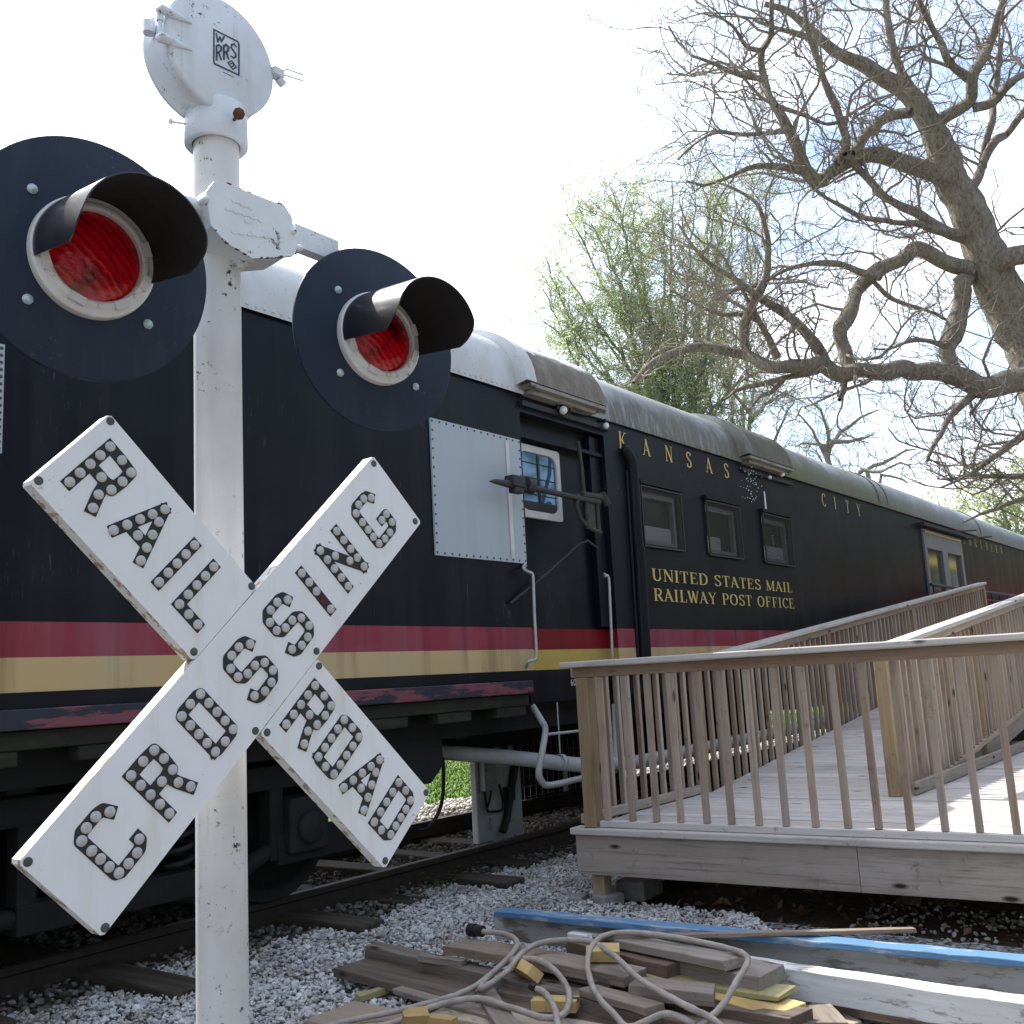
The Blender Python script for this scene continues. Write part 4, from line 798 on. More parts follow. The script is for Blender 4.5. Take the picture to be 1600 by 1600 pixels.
def flashing_light(c,phi,tilt,label):
    fr=frame(c,phi,tilt); o,h,v,w=fr; R=.254
    mb=MB(); mb.lathe([(0,.0),(R-.003,.0),(R,-.002),(R,-.010),(R-.006,-.012),(0,-.012)],fr,96); d=mb.build('flashing_light',MT['disc'],sig); d['label']=label
    mb=MB(); mb.lathe([(.13,-.0125),(.125,-.05),(.09,-.12),(.05,-.14),(0,-.14)],fr,40); mb.build('lamp_housing',MT['disc'],d)
    mb=MB(); mb.lathe([(.094,.012),(.095,.026),(.100,.030),(.108,.028),(.112,.022),(.121,.022),(.1265,.019),(.128,.010),(.128,.0005)],fr,72)
    for a in (200,250,300,340,20):
        t=R_(a); mb.prism([(.099*math.cos(t-.16),.099*math.sin(t-.16)),(.116*math.cos(t-.14),.116*math.sin(t-.14)),(.116*math.cos(t+.14),.116*math.sin(t+.14)),(.099*math.cos(t+.16),.099*math.sin(t+.16))],fr,.020,.0335)
    for a in (215,275,320):
        t=R_(a); q=o+h*.106*math.cos(t)+v*.106*math.sin(t)+w*.03; mb.lathe([(.006,0),(.005,.004),(0,.004)],(q,h,v,w),8)
    mb.build('lens_ring',MT['lens_ring'],d,bevel=.001)
    mb=MB(); mb.lathe([(.0,.027),(.03,.0262),(.06,.0235),(.08,.0195),(.0945,.0145)],fr,48); mb.build('red_lens',MT['lens'],d)
    # visor: part cylinder with swept lower corners
    a0,a1=R_(-14),R_(194); nA=56; nL=14; r0=.1235; Lm=.25; wd=w-v*.15
    def Lf(a):
        e=min(a-a0,a1-a)/R_(34); e=max(0,min(1,e)); return Lm*(.74+.26*(math.sin(e*math.pi/2))**.8)
    mb=MB()
    for rr,mi in ((r0,0),(r0-.003,1)):
        vs=[]
        for i in range(nA+1):
            a=a0+(a1-a0)*i/nA
            for j in range(nL+1):
                t=.018+Lf(a)*j/nL; vs.append(o+h*rr*math.cos(a)+v*rr*math.sin(a)+w*.018+wd*(t-.018))
        fs=[(i*(nL+1)+j,(i+1)*(nL+1)+j,(i+1)*(nL+1)+j+1,i*(nL+1)+j+1) for i in range(nA) for j in range(nL)]
        if mi: fs=[f[::-1] for f in fs]
        mb.add(vs,fs,mi,True)
    vs=[]
    rim=[(a0+(a1-a0)*i/nA,1.0) for i in range(nA+1)]; rim=[(a0,j/6) for j in range(6)]+rim+[(a1,j/6) for j in range(5,-1,-1)]
    for a,k in rim:
        for rr in (r0,r0-.003): vs.append(o+h*rr*math.cos(a)+v*rr*math.sin(a)+w*.018+wd*(Lf(a)*k))
    mb.add(vs,[(2*i,2*i+1,2*i+3,2*i+2) for i in range(len(rim)-1)],0)
    mb.build('hood',[MT['hood'],MT['hood_in']],d)
    for a in (43,137,223,317):
        t=R_(a); q=o+h*.166*math.cos(t)+v*.166*math.sin(t)+w*.0005; mb=MB(); mb.lathe([(.0105,0),(.0105,.0025),(.0075,.0035),(.007,.0065),(.0,.0075)],(q,h,v,w),14); mb.build('bolt',MT['zinc'],d)
flashing_light((1.05816,1.84557,2.31870),R_(-8.6),R_(-3.0),'red light nearer the picture\'s left edge on its big black disc')
flashing_light((1.88525,1.85149,2.34692),R_(-10.7),R_(-.4),'red light on the right end of the crossarm')
# crossbuck
CB=V(1.47813657,1.86796235,1.49758699); A1,A2=.78240889,-.78234021
hC=V(math.cos(PHI),math.sin(PHI),0); nC=V(math.sin(PHI),-math.cos(PHI),0); UP=V(0,0,1)
def bframe(a): return (CB,math.cos(a)*hC+math.sin(a)*UP,-math.sin(a)*hC+math.cos(a)*UP,nC)
col5=lambda x:[(x,29.5*i) for i in range(5)]
LET={
 'R':([col5(0),[(0,118),(36,118),(67,115),(69,87),(66,56),(34,58),(0,58)],[(48,58),(56,28),(68,-1)]],[*col5(0),(36,118),(67,115),(69,87),(66,56),(34,58),(56,28),(68,0)]),
 'A':([[(0,0),(43,119)],[(43,119),(84,-1)],[(16,32),(70,32)]],[(0,0),(11,30),(21.5,60),(32,89),(43,118),(53,88),(63,58),(73.5,29),(84,0),(42,32)]),
 'I':([col5(0)],col5(0)),
 'L':([col5(0),[(0,0),(61,0)]],[*col5(0),(30.5,0),(61,0)]),
 'O':([[(0,4),(0,114),(8,118),(54,118),(62,114),(62,4),(54,0),(8,0),(0,4)]],[(0,3),(0,31),(0,59),(0,87),(0,115),(62,3),(62,31),(62,59),(62,87),(62,115),(31,118),(31,0)]),
 'D':([[(0,0),(0,118)],[(0,118),(50,118),(62,108),(62,10),(50,0),(0,0)]],[(0,0),(0,29.5),(0,59),(0,88.5),(0,118),(62,10),(62,35),(62,60),(62,85),(60,110),(31,118),(31,0)]),
 'C':([[(74,100),(67,114),(54,118),(12,118),(0,108),(0,8),(10,0),(62,0),(74,10),(74,18)]],[(73,101),(49,117),(23,117),(1,107),(0,78),(0,53),(0,28),(4,4),(28,0),(53,0),(74,15)]),
 'S':([[(75,101),(70,113),(58,118),(14,118),(2,106),(2,72),(12,60),(62,58),(74,47),(74,14),(62,2),(14,0),(4,5),(0,14)]],[(75,101),(50,117),(24,117),(2,99),(2,73),(24,60),(50,59),(72,45),(75,17),(53,1),(27,0),(1,13)]),
 'N':([col5(0),col5(73),[(0,118),(73,0)]],[*col5(0),*col5(73),(25,79),(50,40)]),
 'G':([[(70,103),(62,115),(50,118),(12,118),(0,107),(0,8),(10,0),(64,0),(77,12),(77,41),(56,41)]],[(69,103),(48,117),(24,117),(1,107),(0,78),(0,53),(0,29),(2,5),(26,0),(51,0),(76,14),(77,41),(54,40)]),
}
def letter(ch,u0,v0,fr,parent,missing=()):
    o,u,v,w=fr; st,bt=LET[ch]; mb=MB(); k=0; hw=.0132; T=.0102
    for pl in st:
        P=[np.array(p)*.001+np.array([u0,v0])*.001 for p in pl]
        for i,(a,b) in enumerate(zip(P[:-1],P[1:])):
            d=(b-a)/np.linalg.norm(b-a); n=np.array([-d[1],d[0]])*hw; k+=1
            a2=a-d*hw*(1 if i==0 else 0); b2=b+d*hw*(1 if i==len(P)-2 else 0)
            if ch=='A' and len(pl)==2 and pl[0]!=(16,32): a2=a-d*hw*.7;b2=b+d*hw*.8
            mb.prism([a2-n,b2-n,b2+n,a2+n],fr,T-.002,T+.0006+.00006*k,0)
            if i>0:
                k+=1; mb.prism([tuple(a+hw*np.array([math.cos(2*math.pi*j/16),math.sin(2*math.pi*j/16)])) for j in range(16)],fr,T-.002,T+.0006+.00006*k,0)
    for j,(bx_,by_) in enumerate(bt):
        q=o+u*(u0+bx_)*.001+v*(v0+by_)*.001+w*(T+.0015)
        if j in missing: mb.lathe([(.0105,.0),(.0105,.0012),(.0085,.0012),(.008,.0002),(0,.0002)],(q,u,v,w),16,2); continue
        mb.lathe([(.0108,-.001),(.0108,.0022),(.0098,.0036),(.006,.0050),(0,.0056)],(q,u,v,w),18,1)
    return mb.build('letter',[MT['letter_black'],MT['button'],MT['missing_button']],parent)
def blade(name,a,u0,u1,letters,label,bolts):
    fr=bframe(a); o,u,v,w=fr; W=.1143; c=.006
    pl=[(u0+c,-W),(u1-c,-W),(u1,-W+c),(u1,W-c),(u1-c,W),(u0+c,W),(u0,W-c),(u0,-W+c)]
    mb=MB(); mb.prism(pl,fr,-.026,.0102,0,True,1); b=mb.build('crossbuck_blade',[MT['blade'],MT['blade_edge']],sig); b['label']=label
    for ch,x,y,ms in letters: letter(ch,x,y,fr,b,ms)
    for x,y in bolts:
        q=o+u*x*.001+v*y*.001+w*.0102; mb=MB(); mb.lathe([(.0088,-.002),(.0088,.0012),(.007,.0022),(0,.0028)],(q,u,v,w),16); mb.build('bolt',MT['bolt_grey'],b)
    return b
blade('b',A1,-.618,.618,[('C',-521,-60,()),('R',-372,-62,()),('O',-216,-60,()),('S',-67,-60,()),('S',78,-61,()),('I',228,-62,(1,)),('N',308,-61,()),('G',460,-59,())],'white blade reading CROSSING',[(-606,101),(-603,-106),(604,99),(603,-98),(-118,-103),(126,-102)])
blade('b',A2,-.613,-.1158,[('R',-563,-53,()),('A',-434,-52,()),('I',-290,-54,()),('L',-225,-53,())],'white blade reading RAIL',[(-601,104),(-603,-98),(-128,106),(-129,-100)])
blade('b',A2,.1158,.609,[('R',154,-55,()),('O',273,-53,()),('A',379,-54,()),('D',507,-55,())],'white blade reading ROAD',[(132,105),(128,-101),(598,104),(597,-100)])
# ================================================================== THE DECK AND RAMP
F0=V(5.466,3.754,0); dS=V(.06142,-.99811,0); dT=V(.99811,.06142,0); ang=math.atan2(dS[1],dS[0])
RF=np.stack([dS,dT,V(0,0,-1)],1); RF=np.stack([dS,dT,np.cross(dS,dT)],1)
def dk(s,t,z): return F0+dS*s+dT*t+V(0,0,z)
def fbox(mb,s0,s1,t0,t1,z0,z1,mi=0): mb.box(dk((s0+s1)/2,(t0+t1)/2,(z0+z1)/2),(s1-s0,t1-t0,z1-z0),RF,mi)
ZF=.47; RX=7.5; SLP=.1045
def zf(x): return ZF+SLP*max(0,min(x,17.4)-RX)
deck=thing('wooden_ramp','grey weathered timber landing and long ramp rising beside the black coach','ramp',(5.5,3.7,0))
SMAX=3.6
def rotboard(name,mat,c,size,R,parent,bev=.004):
    # a board whose local axes follow its own length
    me=MB(); me.box((0,0,0),size); o=me.build(name,mat,None,bev); 
    M=Matrix([list(R[0])+[0],list(R[1])+[0],list(R[2])+[0],[0,0,0,1]]); o.rotation_euler=M.to_euler()
    b=wloc(parent) if parent is not None else np.zeros(3); o.location=np.array(c)-b
    if parent is not None: o.parent=parent
    return o
def fboard(name,mat,s0,s1,t0,t1,z0,z1,parent,bev=.004): return rotboard(name,mat,dk((s0+s1)/2,(t0+t1)/2,(z0+z1)/2),(s1-s0,t1-t0,z1-z0),RF,parent,bev)
fboard('fascia_board',MT['fascia_x'],-.03,1.72,0,.04,.205,.444,deck)
fboard('fascia_board',MT['fascia_x'],1.722,SMAX,0,.04,.205,.444,deck)
fboard('trim_board',MT['deck_x'],-.05,SMAX,-.035,.10,.446,.486,deck,.008)
xb=[]
mb=MB(); t=.103; k=0
while t<6.6:
    s0=-.03 if t<1.85 else 1.46
    fbox(mb,s0,SMAX,t,t+.138,ZF-.038,ZF+random.uniform(-.0015,.0015)); t+=.1435
ld=mb.build('landing_floor',MT['deck_x'],deck,origin=None)
ld.data.transform(Matrix.Translation(-Vector(dk(0,0,0)-wloc(deck)))); Rm=Matrix([list(RF[0])+[0],list(RF[1])+[0],list(RF[2])+[0],[0,0,0,1]]); ld.data.transform(Rm.inverted()); ld.rotation_euler=Rm.to_euler(); ld.location=dk(0,0,0)-wloc(deck)
mb=MB(); x=RX-.03; rs=math.atan(SLP); Rr=np.stack([V(math.cos(rs),0,math.sin(rs)),V(0,1,0),V(-math.sin(rs),0,math.cos(rs))],1)
while x<17.4:
    mb.box((x+.07,3.125,zf(x+.07)-.019),(.139,1.43,.038),Rr); x+=.1435
mb.build('ramp_floor',MT['deck_y'],deck)
mb=MB(); x=17.45
while x<27: mb.bx(x,x+.139,2.4,4.38,zf(18)-.038,zf(18)); x+=.1435
mb.build('platform_floor',MT['deck_y'],deck)
def slope_board(name,mat,xa,xb,y,zoff,size_y,size_z,parent,bev=.004):
    za,zb=zf(xa)+zoff,zf(xb)+zoff; L=math.hypot(xb-xa,zb-za); a=math.atan2(zb-za,xb-xa)
    R=np.stack([V(math.cos(a),0,math.sin(a)),V(0,1,0),V(-math.sin(a),0,math.cos(a))],1)
    return rotboard(name,mat,((xa+xb)/2,y,(za+zb)/2),(L,size_y,size_z),R,parent,bev)
slope_board('stringer',MT['fascia_x'],RX,17.4,2.418,-.165,.038,.24,deck); slope_board('stringer',MT['fascia_x'],RX,17.4,3.835,-.165,.038,.24,deck)
fboard('stringer',MT['fascia_x'],.045,1.9,6.62,6.66,.2,.44,deck)
mb=MB()
for s in (.045,.36,1.7,3.1): fbox(mb,s-(.0 if s>.1 else 0),s+.038 if s!=.045 else s-.075,.05,1.9,.23,.43)
mb.build('joists',MT['fascia_x'],deck)
rotboard('toe_board',MT['fascia_x'],(9.8,2.285,ZF+.048),(4.6,.035,.085),np.eye(3),deck)
def post(x,y,z0,z1,parent,name='post',mat='post_z'):
    return rotboard(name,MT[mat],(x,y,(z0+z1)/2),(.089,.089,z1-z0),np.eye(3),parent,.006)
# supports
for s,t in ((.09,.09),(1.75,.9),(.09,1.6),(3.4,.9)):
    p=dk(s,t,0); post(p[0],p[1],-.03,.43 if t>.2 else .43,deck,'support_post')
# --- front railing
fr_=thing('railing','front railing of the landing, nearest the camera, above the broad fascia board','railing',tuple(dk(0,.05,ZF)),'timber railings of the ramp')
q=dk(.085,.045,0); pst=rotboard('post',MT['post_z'],(q[0],q[1],(.487+1.412)/2),(.089,.089,1.412-.487),np.eye(3),fr_,.006); 
fboard('bottom_rail',MT['deck_x'],.14,SMAX,.02,.085,.488,.527,fr_)
MT['rail_brown']=wood('rail_brown',(.36,.235,.155),(.36,.28,.215),0)
fboard('sub_rail',MT['rail_brown'],.0,SMAX,.035,.073,1.414,1.478,fr_)
fboard('cap_rail',MT['deck_x'],-.055,SMAX,-.035,.115,1.480,1.517,fr_,.007)
frontx=[942,980,1017,1054,1094,1132,1174,1216,1261,1310,1357,1407,1459,1512,1569,1632]
bal=None
def bal_mesh(h,mat):
    m_=MB(); m_.box((0,0,0),(.036,.036,h)); return m_.build('baluster',mat,None,.003)
for px in frontx:
    r=ray(px,1150); t=((dk(0,.052,0)-EYE)@dT)/(r@dT); s=(EYE+r*t-F0)@dS
    if bal is None: bal=bal_mesh(1.412-.529,MT['wood_z']); b=bal
    else: b=bal.copy(); COL.objects.link(b)
    b.parent=fr_; b.location=dk(s,.052,(1.412+.529)/2)-wloc(fr_); b.rotation_euler=(random.uniform(-.006,.006),random.uniform(-.006,.006),ang+random.uniform(-.03,.03))
# --- train-side railing
def ramp_railing(label,y,x0,x1,px,ybal,zlow,postlow,fl=0):
    t=thing('railing',label,'railing',(x0,y,zf(x0)),'timber railings of the ramp')
    for x in px: post(x,y,zf(x)+postlow,zf(x)+.955,t)
    segs=[(x0,RX),(RX,12.4),(12.4,x1)] if x0<RX-.3 else [(x0,11.9),(11.9,x1)]
    for a,b in segs:
        slope_board('cap_rail',MT['deck_x'],a,b-.003,y,1.030,.145,.038,t,.007); slope_board('sub_rail',MT['wood_x'],a,b-.003,y-.02,.978,.038,.062,t)
    xs=np.arange(x0+.12,x1-.03,.1405); b0=None
    xs=[x for x in xs if min(abs(x-p) for p in px)>.065]
    h=.945-zlow
    for x in xs:
        if b0 is None: b0=bal_mesh(h,MT['wood_z']); b=b0
        else: b=b0.copy(); COL.objects.link(b)
        b.parent=t; b.location=V(x,ybal,zf(x)+(.945+zlow)/2)-wloc(t); b.rotation_euler=(0,random.uniform(-.004,.004),random.uniform(-.03,.03))
    return t
r1=ramp_railing('train side railing running up the ramp along the black coach',3.88,5.66,17.4,(7.42,10.35,13.4,17.36),3.865,-.02,-.20)
rotboard('bottom_rail',MT['wood_x'],(6.5,3.845,ZF+.04),(1.7,.036,.06),np.eye(3),r1)
r2=ramp_railing('outer ramp railing rising from the knotty post in the middle of the landing',2.395,7.44,17.4,(7.44,10.0,12.6,15.1,17.36),2.365,-.05,0)
for x in (10.0,12.6,15.1,17.36): post(x,2.395,-.03,zf(x)-.001,deck,'support_post')
slope_board('bottom_rail',MT['wood_x'],7.6,17.3,2.365,-.075,.036,.045,r2)
# dark iron rail on the upper platform
pr=thing('railing','thin dark handrail at the top platform in front of the grey double doors','handrail',(16.2,4.25,1.5))
mb=MB(); mb.tube([V(16.0,4.28,2.50),V(27,4.28,2.52)],.025,8); mb.tube([V(16.0,4.28,2.36),V(27,4.28,2.38)],.015,8); mb.build('rail_bar',MT['iron'],pr)
for x in np.arange(16.1,27,.62):
    mb=MB(); mb.tube([V(x,4.28,1.45),V(x,4.28,2.49)],.013,6); mb.build('baluster',MT['iron'],pr)
# concrete blocks at the foot of the corner post
def block(px,py,w,d,h,rz,label):
    p=at(px,py,2,0.0); o=MB(); o.box((0,0,0),(w,d,h)); o=o.build('concrete_block',MT['concrete'],None,.008); o.location=(p[0],p[1],h/2-.01); o.rotation_euler=(0,0,rz); tag(o,label,'concrete block','concrete blocks under the landing')
block(905,1415,.14,.09,.075,.2,'small grey concrete block just left of the landing corner post')
block(952,1417,.17,.11,.09,-.3,'pale concrete block in front of the landing corner post')
block(1000,1398,.30,.2,.12,.1,'large shaded concrete block under the landing right of the corner post')
# ================================================================== THE TIMBER PILE
def board(A,B,z,w,t,mat,name,label,cat,group=None,z2=None,slant=0,over=(0,0),bev=.004):
    # A,B: photo points of the near top edge; z, z2 heights of the ends; w width going back, t thickness
    a=at(A[0],A[1],2,z); b=at(B[0],B[1],2,z if z2 is None else z2); d=b-a; L=np.linalg.norm(d); u=d/L
    a=a-u*over[0]; b=b+u*over[1]; L=np.linalg.norm(b-a)
    n=np.cross(V(0,0,1),u); n/=np.linalg.norm(n)
    if n@(a-EYE)<0 and n@(b-EYE)<0: n=-n
    elif n@((a+b)/2-EYE)<0: n=-n
    up=np.cross(u,n); 
    if up[2]<0: up=-up
    nn=np.cross(up,u)
    R=np.stack([u,nn,up],1); s=1 if nn@n>0 else -1
    c=(a+b)/2+n*w/2-up*t/2
    m_=MB(); h=(L/2,w/2,t/2); sl=slant
    # slightly warped, with worn edges and uneven sawn ends
    gg=np.random.default_rng(int(A[0]*7+A[1]*13)%99991); K=max(5,int(L/.09)); xs_=np.linspace(-h[0],h[0],K); e=min(w,t); vs=[]
    bow=gg.normal(0,.004)*(1-(xs_/h[0])**2)*min(L,1.5); tw=gg.normal(0,.02)*xs_; ns=[(-1,-1),(1,-1),(1,1),(-1,1)]; jit=gg.normal(0,1,(K,4,2))*min(.0016,e*.05); cut=gg.normal(0,.008,2); cutj=gg.normal(0,.004,(2,4))
    for i in range(K):
        for c_,(yy_,zz_) in enumerate(ns):
            y_=yy_*h[1]+jit[i,c_,0]; z_=zz_*h[2]+jit[i,c_,1]; xx=xs_[i]
            if i==0: xx+=cut[0]*yy_+cutj[0,c_]
            if i==K-1: xx+=cut[1]*yy_+cutj[1,c_]
            vs.append((xx,y_-z_*tw[i],z_+y_*tw[i]+bow[i]))
    m_.add(vs,[(i*4+c_,i*4+(c_+1)%4,(i+1)*4+(c_+1)%4,(i+1)*4+c_) for i in range(K-1) for c_ in range(4)]+[(3,2,1,0),((K-1)*4,(K-1)*4+1,(K-1)*4+2,(K-1)*4+3)])
    o=m_.build(name,mat,None,bev); M=Matrix([list(R[0])+[0],list(R[1])+[0],list(R[2])+[0],[0,0,0,1]]); o.rotation_euler=M.to_euler(); o.location=c
    return tag(o,label,cat,group)
G='boards in the scrap timber pile'
TBL=dict(
)
board((770,1424),(1600,1502),.275,.10,.028,MT['blue_paint'],'plank','long plank painted blue on top, lying in front of the ramp landing','plank',G,over=(0,.5))
board((770,1427),(1600,1512),.240,.09,.125,MT['white_grey'],'timber_beam','pale whitewashed beam directly under the blue plank','beam',G,over=(0,.5))
board((1300,1492),(1600,1520),.205,.05,.12,MT['grey_lumber'],'plank','grey board on edge between the blue plank and the long white beam','plank',G,over=(.5,.5))
board((925,1463),(1432,1451),.300,.038,.018,MT['brown_lumber'],'lath','thin brown lath lying across the blue plank','lath',G)
board((935,1466),(1600,1566),.215,.10,.115,MT['white_lumber'],'timber_beam','long white beam with flaking paint, sunlit along its top','beam',G,over=(.2,.5))
board((567,1477),(905,1560),.155,.10,.085,MT['dark_lumber'],'timber_beam','dark grey beam sticking out at the left rear of the pile','beam',G,over=(0,.35))
board((519,1512),(860,1600),.105,.24,.040,MT['dark_lumber'],'plank','wide dark plank in front of the leftmost dark beam','plank',G,over=(0,.4))
board((478,1592),(700,1640),.100,.27,.035,MT['pale_lumber'],'plank','pale wide plank with curved grain at the bottom left of the pile','plank',G,over=(0,.6),slant=0)
board((691,1477),(974,1527),.225,.165,.042,MT['brown_lumber'],'plank','reddish brown plank under the black plug','plank',G)
board((1000,1476),(1134,1503),.285,.12,.036,MT['grey_lumber'],'board_offcut','grey offcut lying topmost at the back of the pile, pointing right','offcut',G,over=(.25,0))
board((955,1488),(1040,1508),.240,.11,.075,MT['brown_lumber'],'timber_block','brown end of a beam behind the small yellow block','timber block',G,over=(.3,0))
board((1046,1498),(1184,1526),.240,.20,.060,MT['grey_lumber'],'plank','grey plank with a sunlit right end, stacked above the yellow board','plank',G,over=(.15,0))
board((979,1538),(1108,1551),.225,.12,.055,MT['grey_lumber'],'board_offcut','short grey block lying loose in the middle of the pile','offcut',G)
board((1095,1556),(1207,1586),.165,.20,.040,MT['fresh_wood'],'plank','fresh yellow board under the grey planks, partly in the sun','plank',G,over=(.3,0))
board((1060,1532),(1216,1558),.190,.16,.020,MT['greenish_wood'],'plank','thin greenish board under the sunlit grey plank','plank',G,over=(.2,0))
board((849,1527),(1120,1573),.165,.16,.085,MT['dark_lumber'],'timber_beam','long dark beam under the loose grey block','beam',G,over=(.2,.3))
board((862,1508),(952,1528),.215,.07,.045,MT['dark_lumber'],'board_offcut','short dark offcut below the reddish brown plank','offcut',G)
board((800,1552),(1130,1610),.125,.20,.045,MT['brown_lumber'],'plank','brown plank along the lower edge of the pile','plank',G,over=(.1,.5))
board((1080,1571),(1260,1603),.120,.12,.05,MT['brown_lumber'],'timber_beam','brown beam in the bottom foreground right of the cable','beam',G,over=(.2,.3))
board((700,1590),(980,1640),.110,.20,.04,MT['pale_lumber'],'plank','pale plank at the bottom under the coiled cable','plank',G,over=(.1,.4))
board((1232,1574),(1246,1592),.125,.17,.11,MT['dark_lumber'],'timber_block','stubby dark block at the right end of the yellow board','timber block',G,over=(.02,.05))
board((1308,1548),(1600,1598),.100,.045,.10,MT['brown_lumber'],'timber_beam','brown timber lying in the leaves in front of the white beam','beam',G,over=(.1,.4))
board((738,1540),(782,1612),.150,.085,.020,MT['grey_lumber'],'lath','short grey lath lying across the cable coil','lath',G,z2=.140)
board((562,1556),(622,1538),.075,.05,.03,MT['greenish_wood'],'board_offcut','greenish offcut peeping out left of the pale plank','offcut',G)
board((590,1532),(1010,1592),.062,.30,.03,MT['dark_lumber'],'plank','broad dark plank flat on the gravel underneath the other boards','plank',G,over=(0,.3))
board((930,1568),(1190,1612),.085,.22,.04,MT['grey_lumber'],'plank','grey plank near the bottom of the pile under the right cable loop','plank',G,over=(.1,.2))
board((1226,1512),(1322,1541),.10,.16,.05,MT['grey_lumber'],'board_offcut','grey offcut lying in the sun between the stacked planks and the white beam','offcut',G)
board((1262,1566),(1330,1600),.05,.05,.035,MT['pale_lumber'],'lath','short pale stick in the leaves at the bottom right','lath',G)
board((612,1545),(770,1588),.128,.06,.022,MT['grey_lumber'],'lath','thin grey batten lying across the wide dark plank','lath',G)
board((905,1545),(1010,1575),.19,.09,.03,MT['brown_lumber'],'board_offcut','brown offcut on the long dark beam between the two cable loops','offcut',G)
board((650,1492),(720,1502),.185,.05,.03,MT['grey_lumber'],'board_offcut','little grey scrap resting on the leftmost dark beam','offcut',G)
def yblock(px,py,z,w,d,h,rz,rx,label):
    p=at(px,py,2,z); m_=MB(); pl=[(-w/2,-d/2),(w/2,-d/2),(w/2,d/2),(-w*.15,d/2),(-w/2,d*.1)]; m_.prism(pl,(V(0,0,0),V(1,0,0),V(0,1,0),V(0,0,1)),-h/2,h/2); o=m_.build('wood_block',MT['fresh_wood'],None,.002); o.location=p; o.rotation_euler=(rx,rx*.3,rz); return tag(o,label,'wood block','yellow wood offcuts on the pile')
yblock(824,1517,.20,.16,.10,.045,.9,.75,'tallest yellow wedge leaning upright in the middle of the cable loop')
yblock(942,1488,.265,.14,.09,.045,-1.0,.15,'yellow block lying on the reddish brown plank behind the cable')
yblock(868,1568,.155,.18,.08,.04,-1.2,.0,'flat yellow block under the bare end of the cable')
yblock(648,1590,.155,.10,.06,.05,-.6,.3,'small yellow cube at the bottom left on the pale plank')
yblock(690,1596,.14,.12,.05,.035,-1.4,.0,'small flat yellow offcut beside the yellow cube at the bottom left')
# the cable
def cab(pts,name,label,r=.0125):
    P=[at(x,y,2,z) for x,y,z in pts]; m_=MB(); q=smooth(P,7); gg=np.random.default_rng(len(pts)); q=[a+gg.normal(0,.0005,3) for a in q]; m_.tube(q,[r*(1+gg.normal(0,.025)) for _ in q],10); return m_,P
m_,P=cab([(752,1455,.26),(790,1460,.262),(808,1472,.262),(802,1488,.258),(770,1520,.20),(735,1545,.17),(690,1562,.150),(620,1580,.130),(560,1592,.120),(515,1604,.115),(600,1602,.12),(680,1572,.15),(745,1560,.165),(800,1575,.16),(850,1590,.155),(880,1585,.16),(890,1560,.18),(882,1535,.20),(862,1512,.235),(835,1499,.245),(800,1500,.235),(775,1515,.205),(750,1545,.175),(790,1520,.215),(815,1490,.26),(850,1472,.275),(915,1470,.285),(955,1490,.285),(1000,1530,.255),(1060,1565,.22),(1110,1590,.17),(1130,1606,.15)],'cable','')
cable=m_.build('cable',MT['cable']); tag(cable,'thick beige cable looped over the timber pile with a black plug','cable')
m_,P2=cab([(1090,1606,.14),(1125,1575,.19),(1150,1535,.26),(1168,1497,.30),(1130,1480,.30),(1050,1464,.31),(985,1457,.31),(945,1462,.305),(924,1480,.29),(918,1510,.25),(930,1550,.21),(960,1585,.17),(985,1605,.14),(1040,1584,.18),(1085,1600,.15)],'cable','')
c2=m_.build('cable',MT['cable']); tag(c2,'second loop of beige cable at the right of the pile, rising over the grey offcuts','cable')
m_,P3=cab([(838,1545,.195),(852,1552,.19),(866,1575,.175),(872,1606,.15)],'cable',''); c3=m_.build('cable',MT['cable']); tag(c3,'bare cut end of beige cable sticking up over the flat yellow block','cable')
m_=MB(); q=P3[0]; m_.tube([q,q+(q-P3[1])*.6],.015,8); m_.build('cable_core',MT['black_rubber'],c3)
q=P[0]; d=(q-P[1]); d/=np.linalg.norm(d); m_=MB(); m_.tube([q-d*.01,q+d*.035],.026,14); m_.tube([q+d*.035,q+d*.075],.030,14); m_.build('plug',MT['black_rubber'],cable)
# weed by the rail
m_=MB(); r=np.random.default_rng(9); base=at(705,1385,2,.0)
for k in range(130):
    p=base+V(r.normal(0,.16),r.normal(0,.07),.02+abs(r.normal(0,.035))); a=r.uniform(0,6.28); l=r.uniform(.012,.028); u=V(math.cos(a),math.sin(a),r.uniform(-.2,.6))*l; w=V(-math.sin(a),math.cos(a),r.uniform(-.3,.3))*l*.5
    m_.add([p-u,p+w,p+u,p-w],[(0,1,2,3)])
o=m_.build('weed',MT['green_leaf']); tag(o,'low green weed growing in the ballast beside the near rail','weed')
# fallen leaves
def leaves(name,pts,mat,seed,size=(.02,.045),kind='stuff'):
    r=np.random.default_rng(seed); n=len(pts); nrm=r.normal(size=(n,3)); nrm[:,2]=np.abs(nrm[:,2])+.5; nrm/=np.linalg.norm(nrm,axis=1,keepdims=True)
    t=np.cross(nrm,r.normal(size=(n,3))); t/=np.linalg.norm(t,axis=1,keepdims=True); b=np.cross(nrm,t); s=r.uniform(*size,n)[:,None]
    v=np.stack([pts-t*s,pts-b*s*.55+nrm*s*.25,pts+t*s,pts+b*s*.55+nrm*s*.2],1); f=np.arange(n*4).reshape(n,4); o=npmesh(name,v.reshape(-1,3),f,mat)
    if kind: o['kind']=kind
    return o
p=scatter(420,4.1,6.6,.6,3.3,-.02,.03,31,lambda p:(p[:,0]>4.35)); leaves('fallen_leaves',p,MT['dry_leaf'],32)
p=scatter(1200,4.0,6.4,.7,2.2,-.025,.0,33); stones('litter_stones',p,np.random.default_rng(35).uniform(.006,.018,len(p)),MT['light_stone'],36)
